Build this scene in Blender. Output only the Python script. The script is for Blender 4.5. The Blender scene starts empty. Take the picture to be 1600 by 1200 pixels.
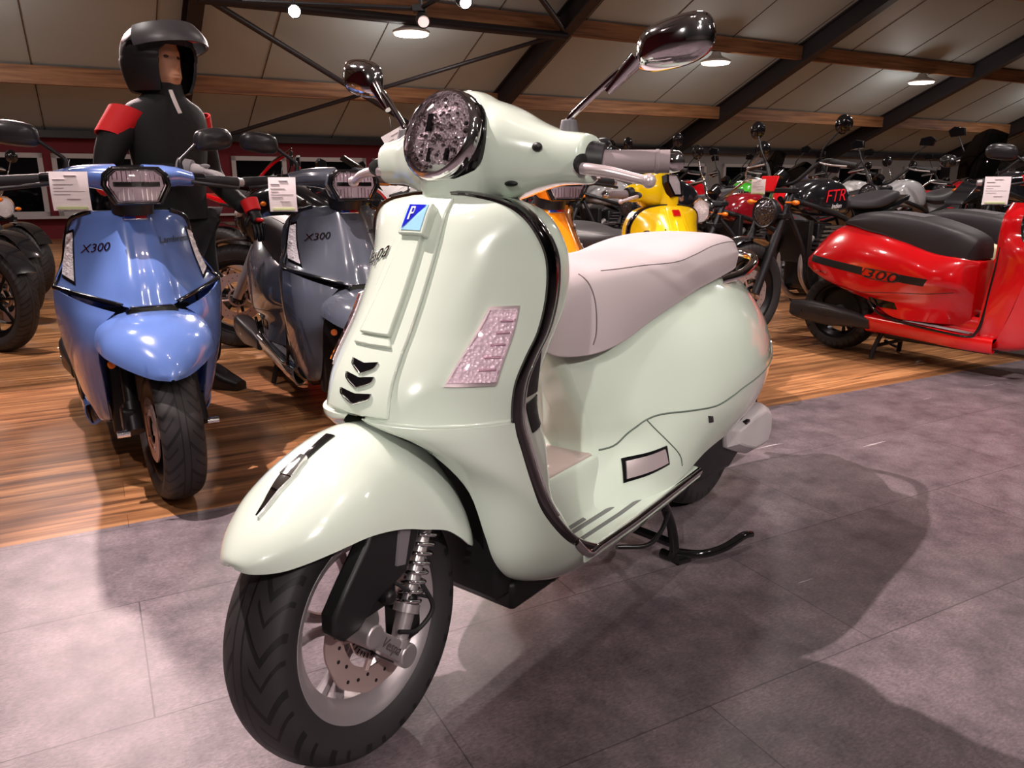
import bpy, math, random
import numpy as np
from math import sin, cos, pi, radians as R
from mathutils import Vector, Matrix
from mathutils.bvhtree import BVHTree

C = bpy.context.scene.collection
random.seed(4)

# ------------------------------------------------------------------ materials
def lin(c):
    out = []
    for v in c:
        v = v / 255.0
        out.append(v / 12.92 if v <= .04045 else ((v + .055) / 1.055) ** 2.4)
    return (*out, 1.0)

_M = {}
def mat(name, col, rough=.5, metal=0.0, coat=0.0, spec=.5, emit=None, es=0.0, trans=0.0, ior=1.45,
        bump=None, bscale=50, noise=None, nscale=8, alpha=1.0):
    if name in _M: return _M[name]
    m = bpy.data.materials.new(name); m.use_nodes = True
    nt = m.node_tree; b = nt.nodes['Principled BSDF']
    b.inputs['Base Color'].default_value = lin(col)
    b.inputs['Roughness'].default_value = rough
    b.inputs['Metallic'].default_value = metal
    b.inputs['Coat Weight'].default_value = coat
    b.inputs['Coat Roughness'].default_value = .03
    b.inputs['Specular IOR Level'].default_value = spec
    b.inputs['Transmission Weight'].default_value = trans
    b.inputs['IOR'].default_value = ior
    b.inputs['Alpha'].default_value = alpha
    if emit:
        b.inputs['Emission Color'].default_value = lin(emit); b.inputs['Emission Strength'].default_value = es
    tc = None
    if bump or noise:
        tc = nt.nodes.new('ShaderNodeTexCoord')
    if bump:
        n = nt.nodes.new('ShaderNodeTexNoise'); n.inputs['Scale'].default_value = bscale
        n.inputs['Detail'].default_value = 4
        nt.links.new(tc.outputs['Object'], n.inputs['Vector'])
        bp = nt.nodes.new('ShaderNodeBump'); bp.inputs['Strength'].default_value = bump
        bp.inputs['Distance'].default_value = .004
        nt.links.new(n.outputs['Fac'], bp.inputs['Height']); nt.links.new(bp.outputs['Normal'], b.inputs['Normal'])
    if noise:
        n = nt.nodes.new('ShaderNodeTexNoise'); n.inputs['Scale'].default_value = nscale
        n.inputs['Detail'].default_value = 5
        nt.links.new(tc.outputs['Object'], n.inputs['Vector'])
        mx = nt.nodes.new('ShaderNodeMix'); mx.data_type = 'RGBA'
        mx.inputs['A'].default_value = lin(col); mx.inputs['B'].default_value = lin(noise)
        nt.links.new(n.outputs['Fac'], mx.inputs['Factor']); nt.links.new(mx.outputs['Result'], b.inputs['Base Color'])
    _M[name] = m
    return m

def clear_mat(name, tint, gloss=.9):
    """thin clear or smoked plastic: see-through with a fresnel sheen"""
    if name in _M: return _M[name]
    m = bpy.data.materials.new(name); m.use_nodes = True; nt = m.node_tree; N = nt.nodes
    N.remove(N['Principled BSDF']); out = N['Material Output']
    t = N.new('ShaderNodeBsdfTransparent'); t.inputs[0].default_value = lin(tint)
    g = N.new('ShaderNodeBsdfGlossy'); g.inputs['Roughness'].default_value = .03; g.inputs['Color'].default_value = (gloss, gloss, gloss, 1)
    f = N.new('ShaderNodeFresnel'); f.inputs['IOR'].default_value = 1.45; mx = N.new('ShaderNodeMixShader')
    nt.links.new(f.outputs[0], mx.inputs[0]); nt.links.new(t.outputs[0], mx.inputs[1]); nt.links.new(g.outputs[0], mx.inputs[2]); nt.links.new(mx.outputs[0], out.inputs[0])
    _M[name] = m; return m

def facet_mat(name, col, scale, strength=1.0, rough=.08, metal=1.0):
    """chrome reflector broken into small facets"""
    if name in _M: return _M[name]
    m = bpy.data.materials.new(name); m.use_nodes = True
    nt = m.node_tree; b = nt.nodes['Principled BSDF']
    b.inputs['Base Color'].default_value = lin(col); b.inputs['Metallic'].default_value = metal; b.inputs['Roughness'].default_value = rough; b.inputs['Coat Weight'].default_value = 1 - metal
    tc = nt.nodes.new('ShaderNodeTexCoord'); v = nt.nodes.new('ShaderNodeTexVoronoi'); v.inputs['Scale'].default_value = scale
    nt.links.new(tc.outputs['Object'], v.inputs['Vector'])
    bp = nt.nodes.new('ShaderNodeBump'); bp.inputs['Strength'].default_value = strength; bp.inputs['Distance'].default_value = .01
    nt.links.new(v.outputs['Distance'], bp.inputs['Height']); nt.links.new(bp.outputs['Normal'], b.inputs['Normal'])
    _M[name] = m
    return m

def tyre_mat(name, lugs, slant, side_r):
    """rubber with grooves cut as bump, set out around the axle (object y axis)"""
    if name in _M: return _M[name]
    m = bpy.data.materials.new(name); m.use_nodes = True
    nt = m.node_tree; N = nt.nodes; L = nt.links; b = N['Principled BSDF']
    def math_(op, a, bb=None, cc=None):
        n = N.new('ShaderNodeMath'); n.operation = op
        for i, v in enumerate((a, bb, cc)):
            if v is None: continue
            if isinstance(v, (int, float)): n.inputs[i].default_value = v
            else: L.new(v, n.inputs[i])
        return n.outputs[0]
    tc = N.new('ShaderNodeTexCoord'); s = N.new('ShaderNodeSeparateXYZ'); L.new(tc.outputs['Object'], s.inputs[0])
    X, Y, Zz = s.outputs
    ang = math_('ARCTAN2', Zz, X)
    rad = math_('SQRT', math_('ADD', math_('MULTIPLY', X, X), math_('MULTIPLY', Zz, Zz)))
    ay = math_('ABSOLUTE', Y)
    sgn = math_('SIGN', Y)
    # chevron grooves with a knee
    knee = math_('PINGPONG', math_('MULTIPLY', ay, slant), .75)
    t = math_('ADD', math_('MULTIPLY', ang, lugs / (2 * pi)), knee)
    t = math_('ADD', t, math_('MULTIPLY', sgn, .25))
    fr = math_('FRACT', t)
    g1 = math_('LESS_THAN', math_('ABSOLUTE', math_('SUBTRACT', fr, .5)), .085)
    t2 = math_('FRACT', math_('ADD', math_('MULTIPLY', t, 1.0), .43))
    g2 = math_('MULTIPLY', math_('LESS_THAN', math_('ABSOLUTE', math_('SUBTRACT', t2, .5)), .05), math_('GREATER_THAN', ay, .022))
    g3 = math_('LESS_THAN', math_('ABSOLUTE', math_('SUBTRACT', ay, .009)), .0018)
    g = math_('MAXIMUM', math_('MULTIPLY', math_('MAXIMUM', g1, g2), math_('GREATER_THAN', ay, .010)), math_('MULTIPLY', g3, 1.0))
    tread = math_('GREATER_THAN', rad, side_r)
    g = math_('MULTIPLY', g, tread)
    bp = N.new('ShaderNodeBump'); bp.inputs['Strength'].default_value = 1; bp.inputs['Distance'].default_value = .009; bp.invert = True
    L.new(g, bp.inputs['Height']); L.new(bp.outputs['Normal'], b.inputs['Normal'])
    mx = N.new('ShaderNodeMix'); mx.data_type = 'RGBA'; L.new(g, mx.inputs['Factor'])
    mx.inputs['A'].default_value = lin((42, 39, 40)); mx.inputs['B'].default_value = lin((8, 7, 8))
    L.new(mx.outputs['Result'], b.inputs['Base Color']); b.inputs['Roughness'].default_value = .62
    _M[name] = m
    return m

# ------------------------------------------------------------------ geometry helpers
def V3(*a): return np.array(a, float)
def nrm(v):
    n = np.linalg.norm(v); return v / n if n > 1e-12 else v

def cr(pts, n, closed=False):
    """Catmull-Rom resample of a list of points (any dimension)"""
    P = np.asarray(pts, float)
    k = len(P)
    if closed: ts = np.linspace(0, k, n, endpoint=False)
    else: ts = np.linspace(0, k - 1, n)
    out = []
    for t in ts:
        i = int(math.floor(t)); f = t - i
        if not closed and i >= k - 1: i, f = k - 2, 1.0
        if closed: p0, p1, p2, p3 = P[(i - 1) % k], P[i % k], P[(i + 1) % k], P[(i + 2) % k]
        else:
            p1, p2 = P[i], P[i + 1]
            p0 = P[i - 1] if i > 0 else 2 * p1 - p2
            p3 = P[i + 2] if i + 2 < k else 2 * p2 - p1
        out.append(.5 * (2 * p1 + (p2 - p0) * f + (2 * p0 - 5 * p1 + 4 * p2 - p3) * f * f + (3 * p1 - p0 - 3 * p2 + p3) * f ** 3))
    return np.array(out)

def dense(rows, nr, nk):
    rows = [cr(r, nk) for r in rows]
    A = np.array(rows)
    return cr(A.reshape(len(A), -1), nr).reshape(nr, nk, -1)

class MB:
    def __init__(s): s.v = []; s.f = []; s.n = 0
    def add(s, v, f, M=None):
        v = np.asarray(v, float).reshape(-1, 3)
        if M is not None:
            A = np.array(M); v = v @ A[:3, :3].T + A[:3, 3]
        s.v.append(v); s.f += [tuple(i + s.n for i in q) for q in f]; s.n += len(v); return s
    def grid(s, G, cu=False, cv=False, capu=False, M=None, flip=False):
        G = np.asarray(G, float); a, b = G.shape[:2]; f = []
        for i in range(a if cu else a - 1):
            for j in range(b if cv else b - 1):
                i2, j2 = (i + 1) % a, (j + 1) % b
                q = (i * b + j, i2 * b + j, i2 * b + j2, i * b + j2)
                f.append(q[::-1] if flip else q)
        if capu:
            f.append(tuple(range(b))); f.append(tuple((a - 1) * b + j for j in reversed(range(b))))
        return s.add(G.reshape(-1, 3), f, M)
    def sheet(s, G, th, cv=False):
        """grid with thickness th (offset against vertex normals)"""
        G = np.asarray(G, float); a, b = G.shape[:2]
        if cv:
            dv = np.roll(G, -1, 1) - np.roll(G, 1, 1)
        else: dv = np.gradient(G, axis=1)
        du = np.gradient(G, axis=0)
        n = np.cross(du, dv); n /= (np.linalg.norm(n, axis=2, keepdims=True) + 1e-9)
        H = G - n * th
        base = s.n
        s.grid(G, cv=cv); s.grid(H, cv=cv, flip=True)
        o = base + a * b
        idx = lambda i, j: base + i * b + j
        rng = b if cv else b - 1
        for j in range(rng):
            j2 = (j + 1) % b
            s.f.append((idx(0, j), idx(0, j2), idx(0, j2) + a * b, idx(0, j) + a * b))
            s.f.append((idx(a - 1, j2), idx(a - 1, j), idx(a - 1, j) + a * b, idx(a - 1, j2) + a * b))
        if not cv:
            for i in range(a - 1):
                s.f.append((idx(i + 1, 0), idx(i, 0), idx(i, 0) + a * b, idx(i + 1, 0) + a * b))
                s.f.append((idx(i, b - 1), idx(i + 1, b - 1), idx(i + 1, b - 1) + a * b, idx(i, b - 1) + a * b))
        return s
    def box(s, c, d, rot=None, M=None):
        x, y, z = np.array(d) / 2
        v = np.array([(i * x, j * y, k * z) for i in (-1, 1) for j in (-1, 1) for k in (-1, 1)], float)
        if rot is not None: v = v @ np.array(Matrix.Rotation(rot[1], 3, rot[0])).T
        v = v + np.array(c)
        return s.add(v, [(0, 1, 3, 2), (4, 6, 7, 5), (0, 4, 5, 1), (2, 3, 7, 6), (0, 2, 6, 4), (1, 5, 7, 3)], M)
    def tube(s, pts, r, n=10, smooth=0, closed=False, cap=True, flat=1.0):
        P = np.asarray(pts, float)
        rr = np.full(len(P), r) if np.isscalar(r) else np.asarray(r, float)
        if smooth:
            Q = cr(np.c_[P, rr], smooth, closed); P, rr = Q[:, :3], Q[:, 3]
        k = len(P)
        T = np.array([nrm((P[(i + 1) % k] - P[(i - 1) % k]) if closed else (P[min(i + 1, k - 1)] - P[max(i - 1, 0)])) for i in range(k)])
        up = V3(0, 0, 1) if abs(T[0][2]) < .9 else V3(1, 0, 0)
        rings = []
        u = nrm(np.cross(T[0], up))
        for i in range(k):
            u = nrm(u - T[i] * (u @ T[i])); w = np.cross(T[i], u)
            a = np.linspace(0, 2 * pi, n, endpoint=False)
            rings.append(P[i] + rr[i] * (np.cos(a)[:, None] * u + flat * np.sin(a)[:, None] * w))
        return s.grid(rings, cu=closed, cv=True, capu=cap and not closed, flip=True)
    def cyl(s, p0, p1, r0, r1=None, n=20):
        return s.tube([p0, p1], [r0, r0 if r1 is None else r1], n)
    def lathe(s, prof, n=48, axis='y', c=(0, 0, 0), arc=(0, 2 * pi), closed_prof=False, M=None):
        """prof: (along axis, radius)"""
        full = abs(arc[1] - arc[0] - 2 * pi) < 1e-6
        a = np.linspace(arc[0], arc[1], n, endpoint=not full)
        P = np.asarray(prof, float); G = np.zeros((n, len(P), 3))
        for i, t in enumerate(a):
            if axis == 'y': G[i, :, 1] = P[:, 0]; G[i, :, 0] = P[:, 1] * cos(t); G[i, :, 2] = P[:, 1] * sin(t)
            if axis == 'x': G[i, :, 0] = P[:, 0]; G[i, :, 1] = P[:, 1] * cos(t); G[i, :, 2] = P[:, 1] * sin(t)
            if axis == 'z': G[i, :, 2] = P[:, 0]; G[i, :, 0] = P[:, 1] * cos(t); G[i, :, 1] = P[:, 1] * sin(t)
        G += np.array(c)
        return s.grid(G, cu=full, cv=closed_prof, M=M, flip=(axis != 'y'))
    def ball(s, c, r, n=16, M=None):
        r = np.array([r] * 3) if np.isscalar(r) else np.array(r)
        G = np.array([[(sin(p) * cos(t), sin(p) * sin(t), cos(p)) for t in np.linspace(0, 2 * pi, n, endpoint=False)]
                      for p in np.linspace(.001, pi - .001, n // 2 + 2)]) * r + np.array(c)
        return s.grid(G, cv=True, capu=True, M=M)
    def prism(s, poly, th, o, ex, ey):
        """2-D polygon extruded; o origin, ex/ey axes, thickness along ex x ey"""
        o, ex, ey = map(lambda a: np.array(a, float), (o, ex, ey)); n = nrm(np.cross(ex, ey)); k = len(poly)
        a = np.array([o + p[0] * ex + p[1] * ey for p in poly])
        v = np.r_[a + n * th / 2, a - n * th / 2]
        f = [tuple(range(k)), tuple(range(2 * k - 1, k - 1, -1))] + [(i, i + k, (i + 1) % k + k, (i + 1) % k) for i in range(k)]
        return s.add(v, f)
    def mirror(s):
        V = np.concatenate(s.v); n = s.n
        W = V.copy(); W[:, 1] *= -1
        s.v = [V, W]; s.f += [tuple(i + n for i in q[::-1]) for q in s.f]; s.n = 2 * n
        return s
    def rotz(s, a, c=(0, 0, 0)):
        V = np.concatenate(s.v) - np.array(c); A = np.array(Matrix.Rotation(a, 3, 'Z')); s.v = [V @ A.T + np.array(c)]; return s
    def build(s, name, m, parent=None, smooth=35, bevel=0, loc=None, rot=None, sub=0, fix=True):
        # pieces that stand apart become parts of their own
        if parent is not None and not any(w in name for w in ('letter', 'script', 'fin', 'vent_hole', 'printed', 'rib', 'gap', 'seam', 'disc', 'cell', 'reflector', 'emblem', 'stripe_set')):
            V = np.round(np.concatenate(s.v), 6); _, inv = np.unique(V, axis=0, return_inverse=True); inv = inv.ravel(); par = list(range(inv.max() + 1))
            def find(a):
                while par[a] != a: par[a] = par[par[a]]; a = par[a]
                return a
            for q in s.f:
                r0 = find(inv[q[0]])
                for k in q[1:]: par[find(inv[k])] = r0
            fr = np.array([find(inv[q[0]]) for q in s.f]); ids = list(dict.fromkeys(fr.tolist()))
            if 1 < len(ids) <= 60:
                vr = np.array([find(k) for k in inv]); bb = [(V[vr == i].min(0), V[vr == i].max(0)) for i in ids]
                g = list(range(len(ids)))
                def gf(a):
                    while g[a] != a: a = g[a]
                    return a
                for i in range(len(ids)):
                    for j in range(i):
                        if np.all(bb[i][0] <= bb[j][1] + .004) and np.all(bb[j][0] <= bb[i][1] + .004): g[gf(i)] = gf(j)
                cl = {}
                for i in range(len(ids)): cl.setdefault(gf(i), set()).add(ids[i])
                if 1 < len(cl) <= 24:
                    first = None; A = np.concatenate(s.v)
                    for c in cl.values():
                        m_ = MB(); sel = [q for q, r_ in zip(s.f, fr) if r_ in c]; used = sorted({k for q in sel for k in q}); mp = {k: i for i, k in enumerate(used)}
                        m_.add(A[used], [tuple(mp[k] for k in q) for q in sel])
                        o = m_._build(name, m, parent, smooth, bevel, loc, rot, sub, fix); first = first or o
                    return first
        return s._build(name, m, parent, smooth, bevel, loc, rot, sub, fix)
    def _build(s, name, m, parent=None, smooth=35, bevel=0, loc=None, rot=None, sub=0, fix=True):
        me = bpy.data.meshes.new(name)
        V = np.concatenate(s.v)
        me.from_pydata(V.tolist(), [], s.f); me.update()
        if fix:
            import bmesh
            bm = bmesh.new(); bm.from_mesh(me); bmesh.ops.remove_doubles(bm, verts=bm.verts, dist=1e-6)
            bmesh.ops.recalc_face_normals(bm, faces=bm.faces); bm.to_mesh(me); bm.free()
        if smooth:
            me.polygons.foreach_set('use_smooth', [True] * len(me.polygons))
            if smooth < 180: me.set_sharp_from_angle(angle=R(smooth))
        me.materials.append(m)
        o = bpy.data.objects.new(name, me); C.objects.link(o)
        if parent is not None: o.parent = parent
        if loc is not None: o.location = loc
        if rot is not None: o.rotation_euler = rot
        if bevel:
            b = o.modifiers.new('bevel', 'BEVEL'); b.width = bevel; b.segments = 2; b.limit_method = 'ANGLE'; b.angle_limit = R(40)
        if sub:
            b = o.modifiers.new('sub', 'SUBSURF'); b.levels = sub; b.render_levels = sub
        return o
    def bvh(s):
        return BVHTree.FromPolygons([Vector(v) for v in np.concatenate(s.v)], s.f)

def thing(name, label, cat, loc=(0, 0, 0), rz=0, group=None):
    o = bpy.data.objects.new(name, None); C.objects.link(o); o.empty_display_size = .1
    o.location = loc; o.rotation_euler = (0, 0, rz)
    return tag(o, label, cat, group)
def tag(o, label, cat, group=None, kind=None):
    o['label'] = label; o['category'] = cat
    if group: o['group'] = group
    if kind: o['kind'] = kind
    return o
def struct(o, label=None):
    o['kind'] = 'structure'
    if label: o['label'] = label
    return o

def hit(b, a1, a2, off=0, axis='x', side=1):
    """point on a skin seen along local x (front) or y (side)"""
    if axis == 'x': o, d = Vector((2, a1, a2)), Vector((-1, 0, 0))
    elif axis == 'y': o, d = Vector((a1, 2 * side, a2)), Vector((0, -side, 0))
    elif axis == 'z': o, d = Vector((a1, a2, 3)), Vector((0, 0, -1))
    p, n, i, dist = b.ray_cast(o, d)
    if p is None: return None
    if n.dot(d) > 0: n = -n
    return np.array(p + n * off)

def patch(b, corners, n, m, off, depth=.006, axis='x', side=1, mb=None):
    """raised slab that follows the skin; corners a,b,c,d in the view plane"""
    A, B, Cc, D = [np.array(c, float) for c in corners]
    top = np.zeros((n, m, 3)); bot = np.zeros((n, m, 3))
    H = {}
    for i in range(n):
        for j in range(m):
            s, t = i / (n - 1), j / (m - 1)
            q = (A * (1 - s) + B * s) * (1 - t) + (D * (1 - s) + Cc * s) * t
            h = hit(b, q[0], q[1], off, axis, side); g = hit(b, q[0], q[1], off - depth, axis, side)
            if h is not None: H[(i, j)] = (h, g)
    for i in range(n):
        for j in range(m):
            k = (i, j) if (i, j) in H else min(H, key=lambda q: (q[0] - i) ** 2 + (q[1] - j) ** 2)
            top[i, j], bot[i, j] = H[k]
    mb = mb or MB(); base = mb.n
    mb.grid(top); mb.grid(bot, flip=True)
    I = lambda i, j: base + i * m + j; K = n * m
    for j in range(m - 1):
        mb.f += [(I(0, j), I(0, j + 1), I(0, j + 1) + K, I(0, j) + K), (I(n - 1, j + 1), I(n - 1, j), I(n - 1, j) + K, I(n - 1, j + 1) + K)]
    for i in range(n - 1):
        mb.f += [(I(i + 1, 0), I(i, 0), I(i, 0) + K, I(i + 1, 0) + K), (I(i, m - 1), I(i + 1, m - 1), I(i + 1, m - 1) + K, I(i, m - 1) + K)]
    return mb

def line_on(b, pts, r, off=0, axis='x', side=1, n=40, mb=None, flat=1.0):
    P = [hit(b, p[0], p[1], off, axis, side) for p in cr(pts, n)]
    P = [p for p in P if p is not None]
    mb = mb or MB(); return mb.tube(P, r, 6, flat=flat)

_txt = {}
def text_mesh(body, shear=0.0):
    k = (body, shear)
    if k not in _txt:
        cu = bpy.data.curves.new('t', 'FONT'); cu.body = body; cu.size = 1; cu.shear = shear; cu.align_x = 'CENTER'; cu.align_y = 'CENTER'
        cu.resolution_u = 3
        o = bpy.data.objects.new('t', cu); C.objects.link(o)
        bpy.context.view_layer.update()
        me = bpy.data.meshes.new_from_object(o.evaluated_get(bpy.context.evaluated_depsgraph_get()))
        _txt[k] = (np.array([v.co[:] for v in me.vertices]), [tuple(p.vertices) for p in me.polygons])
        bpy.data.objects.remove(o); bpy.data.curves.remove(cu); bpy.data.meshes.remove(me)
    return _txt[k]
def text_on(b, body, size, c, ex, ey=None, off=.002, axis='x', side=1, shear=0.0, mb=None, th=.0015, wide=1.0):
    V, F = text_mesh(body, shear); c = np.array(c, float); ex = nrm(np.array(ex, float))
    ey = np.array([-ex[1], ex[0]]) if ey is None else nrm(np.array(ey, float))
    out, low = [], []; ok = True; last = None
    for v in V:
        q = c + (v[0] * ex * wide + v[1] * ey) * size
        h = hit(b, q[0], q[1], off, axis, side)
        if h is None: h = last
        if h is None: h = V3(0, 0, 0)
        last = h; out.append(h)
    mb = mb or MB(); mb.add(out, F)
    # a short skirt gives the letters thickness
    cen = np.array(out); edges = {}
    for q in F:
        for i in range(len(q)):
            e = (q[i], q[(i + 1) % len(q)]); edges[tuple(sorted(e))] = edges.get(tuple(sorted(e)), 0) + 1
    rim = [e for e, k in edges.items() if k == 1]
    base = mb.n; d = V3(-th, 0, 0) if axis == 'x' else V3(0, -th * side, 0) if axis == 'y' else V3(0, 0, -th)
    mb.add(np.r_[cen, cen + d], [(a, bb, bb + len(cen), a + len(cen)) for a, bb in rim])
    return mb
def text_flat(body, size, o, ex, ey, shear=0.0, mb=None, wide=1.0, th=.001):
    V, F = text_mesh(body, shear); o, ex, ey = map(lambda a: np.array(a, float), (o, ex, ey)); ex, ey = nrm(ex), nrm(ey)
    P = np.array([o + (v[0] * ex * wide + v[1] * ey) * size for v in V]); n = nrm(np.cross(ex, ey)) * th
    mb = mb or MB(); mb.add(P + n, F); mb.add(P, [q[::-1] for q in F]); return mb

def copy_tree(o, parent=None, recolor=None):
    c = o.copy(); C.objects.link(c)
    if parent is not None: c.parent = parent
    if recolor and c.type == 'MESH' and c.material_slots:
        m = c.material_slots[0].material
        if m and m.name in recolor:
            c.material_slots[0].link = 'OBJECT'; c.material_slots[0].material = recolor[m.name]
    for ch in list(o.children):
        copy_tree(ch, c, recolor)
    return c
# ------------------------------------------------------------------ shared materials
CHROME = mat('chrome', (225, 222, 224), .07, 1)
BLKCH = mat('black_chrome', (92, 88, 90), .1, 1)
SATIN = mat('satin_silver', (190, 184, 184), .33, .75)
LEVER = mat('lever_silver', (206, 190, 192), .28, .55)
BLK = mat('black_plastic', (24, 23, 25), .45)
BLKG = mat('black_gloss', (14, 13, 15), .12, coat=.5)
DARKM = mat('dark_steel', (38, 36, 38), .4, .5)
RIMG = mat('rim_silver_grey', (166, 158, 160), .38, .5)
RIMB = mat('rim_black', (22, 21, 23), .3, .4)
DISC = mat('disc_steel', (206, 180, 174), .38, .55)
RUBG = mat('grey_rubber_grip', (128, 114, 116), .6)
RUBB = mat('black_rubber', (28, 26, 28), .6)
ORANGE = mat('amber_lens', (236, 120, 20), .2, coat=1)
REDL = mat('red_lens', (190, 14, 20), .15, coat=1)
CLEAR = clear_mat('clear_lens', (252, 246, 249))
FACET = facet_mat('reflector_facets', (252, 238, 241), 210, .9, .16, .4)
FACETD = facet_mat('dark_reflector', (96, 90, 94), 60, .6, .15, .8)
FACET2 = facet_mat('signal_facets', (255, 246, 250), 150, .5, .28, .08)
PAPER = mat('paper', (238, 226, 226), .8)
PRINT = mat('faint_print', (168, 156, 160), .8)
PRINTG = mat('green_print', (186, 196, 140), .8)
TREAD = tyre_mat('tyre_rubber_front', 15, 19, .196)
TREADS = tyre_mat('tyre_rubber_small', 16, 15, .18)
TREADL = tyre_mat('tyre_rubber_large', 26, 12, .27)

def tyre_prof(W, Rr, ri, k=18):
    """closed cross section (y, r)"""
    h = Rr - ri; out = []
    for t in np.linspace(-1, 1, k):
        a = t * R(78); y = W / 2 * sin(a) / sin(R(78)); r = Rr - h * .36 * (1 - cos(a)) / (1 - cos(R(78)))
        out.append((y, r))
    out += [(W / 2 * 1.0, ri + h * .45), (W / 2 * .9, ri + h * .2), (W / 2 * .72, ri), (-W / 2 * .72, ri), (-W / 2 * .9, ri + h * .2), (-W / 2 * 1.0, ri + h * .45)]
    return out

def make_wheel(root, c, Rr, W, ri, rot=(0, 0, 0), style='five', rim_mat=None, tread=None, disc=None, disc_r=.11, sp=5, seg=72):
    rim_mat = rim_mat or RIMG
    tread = tread or TREAD
    t = MB().lathe(tyre_prof(W, Rr, ri), seg * 2, closed_prof=True).build('tyre', tread, root, 60, loc=c, rot=rot)
    w = W * .36; m = MB()
    prof = [(w, ri + .012), (w + .004, ri + .004), (w, ri - .006), (w - .008, ri - .014), (w * .45, ri - .03), (-w * .45, ri - .03), (-w + .008, ri - .014), (-w, ri - .006), (-w - .004, ri + .004), (-w, ri + .012), (-w * .5, ri - .012), (w * .5, ri - .012)]
    m.lathe(prof, seg, closed_prof=True)
    rh = .030
    if style == 'wire':
        for k in range(28):
            a = 2 * pi * k / 28; s = 1 if k % 2 else -1; b_ = a + .35 * (1 if k % 4 < 2 else -1)
            m.tube([(rh * cos(b_), s * .022, rh * sin(b_)), ((ri - .025) * cos(a), 0, (ri - .025) * sin(a))], .0022, 5)
    else:
        for k in range(sp):
            for s in ((-1, 1) if style == 'five' else (0,)):
                a = 2 * pi * k / sp + .35; a2 = a + s * .17; a1 = a + s * .42
                p0 = (rh * cos(a1), .006, rh * sin(a1)); p1 = ((ri - .022) * cos(a2), .008, (ri - .022) * sin(a2)); pm = ((ri * .55) * cos(a + s * .13), .008, (ri * .55) * sin(a + s * .13))
                m.tube([p0, pm, p1], [.011, .0085, .012], 8, smooth=8)
    m.build('rim', rim_mat, root, 35, loc=c, rot=rot)
    MB().lathe([(-.045, .001), (-.045, .02), (-.03, .034), (.03, .034), (.045, .02), (.045, .001)], 24).build('wheel_hub', DARKM if style != 'five' else SATIN, root, 30, loc=c, rot=rot)
    if disc:
        y = disc; d = MB()
        n = 120; a = np.linspace(0, 2 * pi, n, endpoint=False); wav = 1 + .012 * np.cos(a * 10)
        G = np.array([[(r * wv * cos(t), yy, r * wv * sin(t)) for (yy, r) in ((y - .002, disc_r * .64), (y + .002, disc_r * .64), (y + .002, disc_r), (y - .002, disc_r))] for t, wv in zip(a, wav)])
        d.grid(G, cu=True, cv=True)
        d.lathe([(y - .001, .045), (y + .003, .045), (y + .003, .056), (y - .001, .056)], 40, closed_prof=True)
        for k in range(5):
            t = 2 * pi * k / 5; d.tube([(.052 * cos(t), y, .052 * sin(t)), (disc_r * .68 * cos(t + .1), y, disc_r * .68 * sin(t + .1))], .006, 6)
        db = d.build('brake_disc', DISC, root, 35, loc=c, rot=rot)
        h = MB()
        for k in range(26):
            t = 2 * pi * k / 26; r = disc_r * (.74 + .075 * (k % 3))
            h.cyl((r * cos(t), y + .0015, r * sin(t)), (r * cos(t), y + .0028, r * sin(t)), .0032, n=8)
        for k in range(36):
            t = 2 * pi * k / 36; h.box((0, 0, 0), (.008, .0012, .0018), M=Matrix.Translation((.0505 * cos(t), y + .0035, .0505 * sin(t))) @ Matrix.Rotation(-t, 4, 'Y'))
        h.build('vent_hole', BLK, db, 30); h = db.children[0]; h['kind'] = 'stuff'
    return t

def price_tag(name, label, p, heading, w=.085, h=.095, tilt=0.0, group=None):
    t = thing(name, label, 'price tag', p, heading, group)
    n = 8
    G = [[(.004 * sin(u * 3), y * w, z * h) for y in np.linspace(-.5, .5, n)] for u, z in zip(np.linspace(0, 1, n), np.linspace(-1, 0, n))]
    s = MB().sheet(G, .0006).build('card', PAPER, t, 40); s.rotation_euler = (tilt, 0, 0)
    m = MB()
    for k, (a, b_, z) in enumerate([(-.12, .2, -.1), (-.42, -.1, -.2), (-.42, .1, -.33), (-.42, -.15, -.42), (-.42, .38, -.5), (-.42, .0, -.58), (-.1, .25, -.7)]):
        m.box((.0035, (a + b_) / 2 * w, z * h), (.004, (b_ - a) * w, .0014))
    q = m.build('printed_line', PRINT, s, 0); q['kind'] = 'stuff'
    MB().box((.0035, 0, -.93 * h), (.004, w * .8, .006)).build('green_band', PRINTG, s, 0)
    MB().tube([(0, 0, -.01), (-.004, .0, .01), (-.02, 0, .03)], .001, 6, smooth=8).build('string', BLK, t, 60)
    return t

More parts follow.
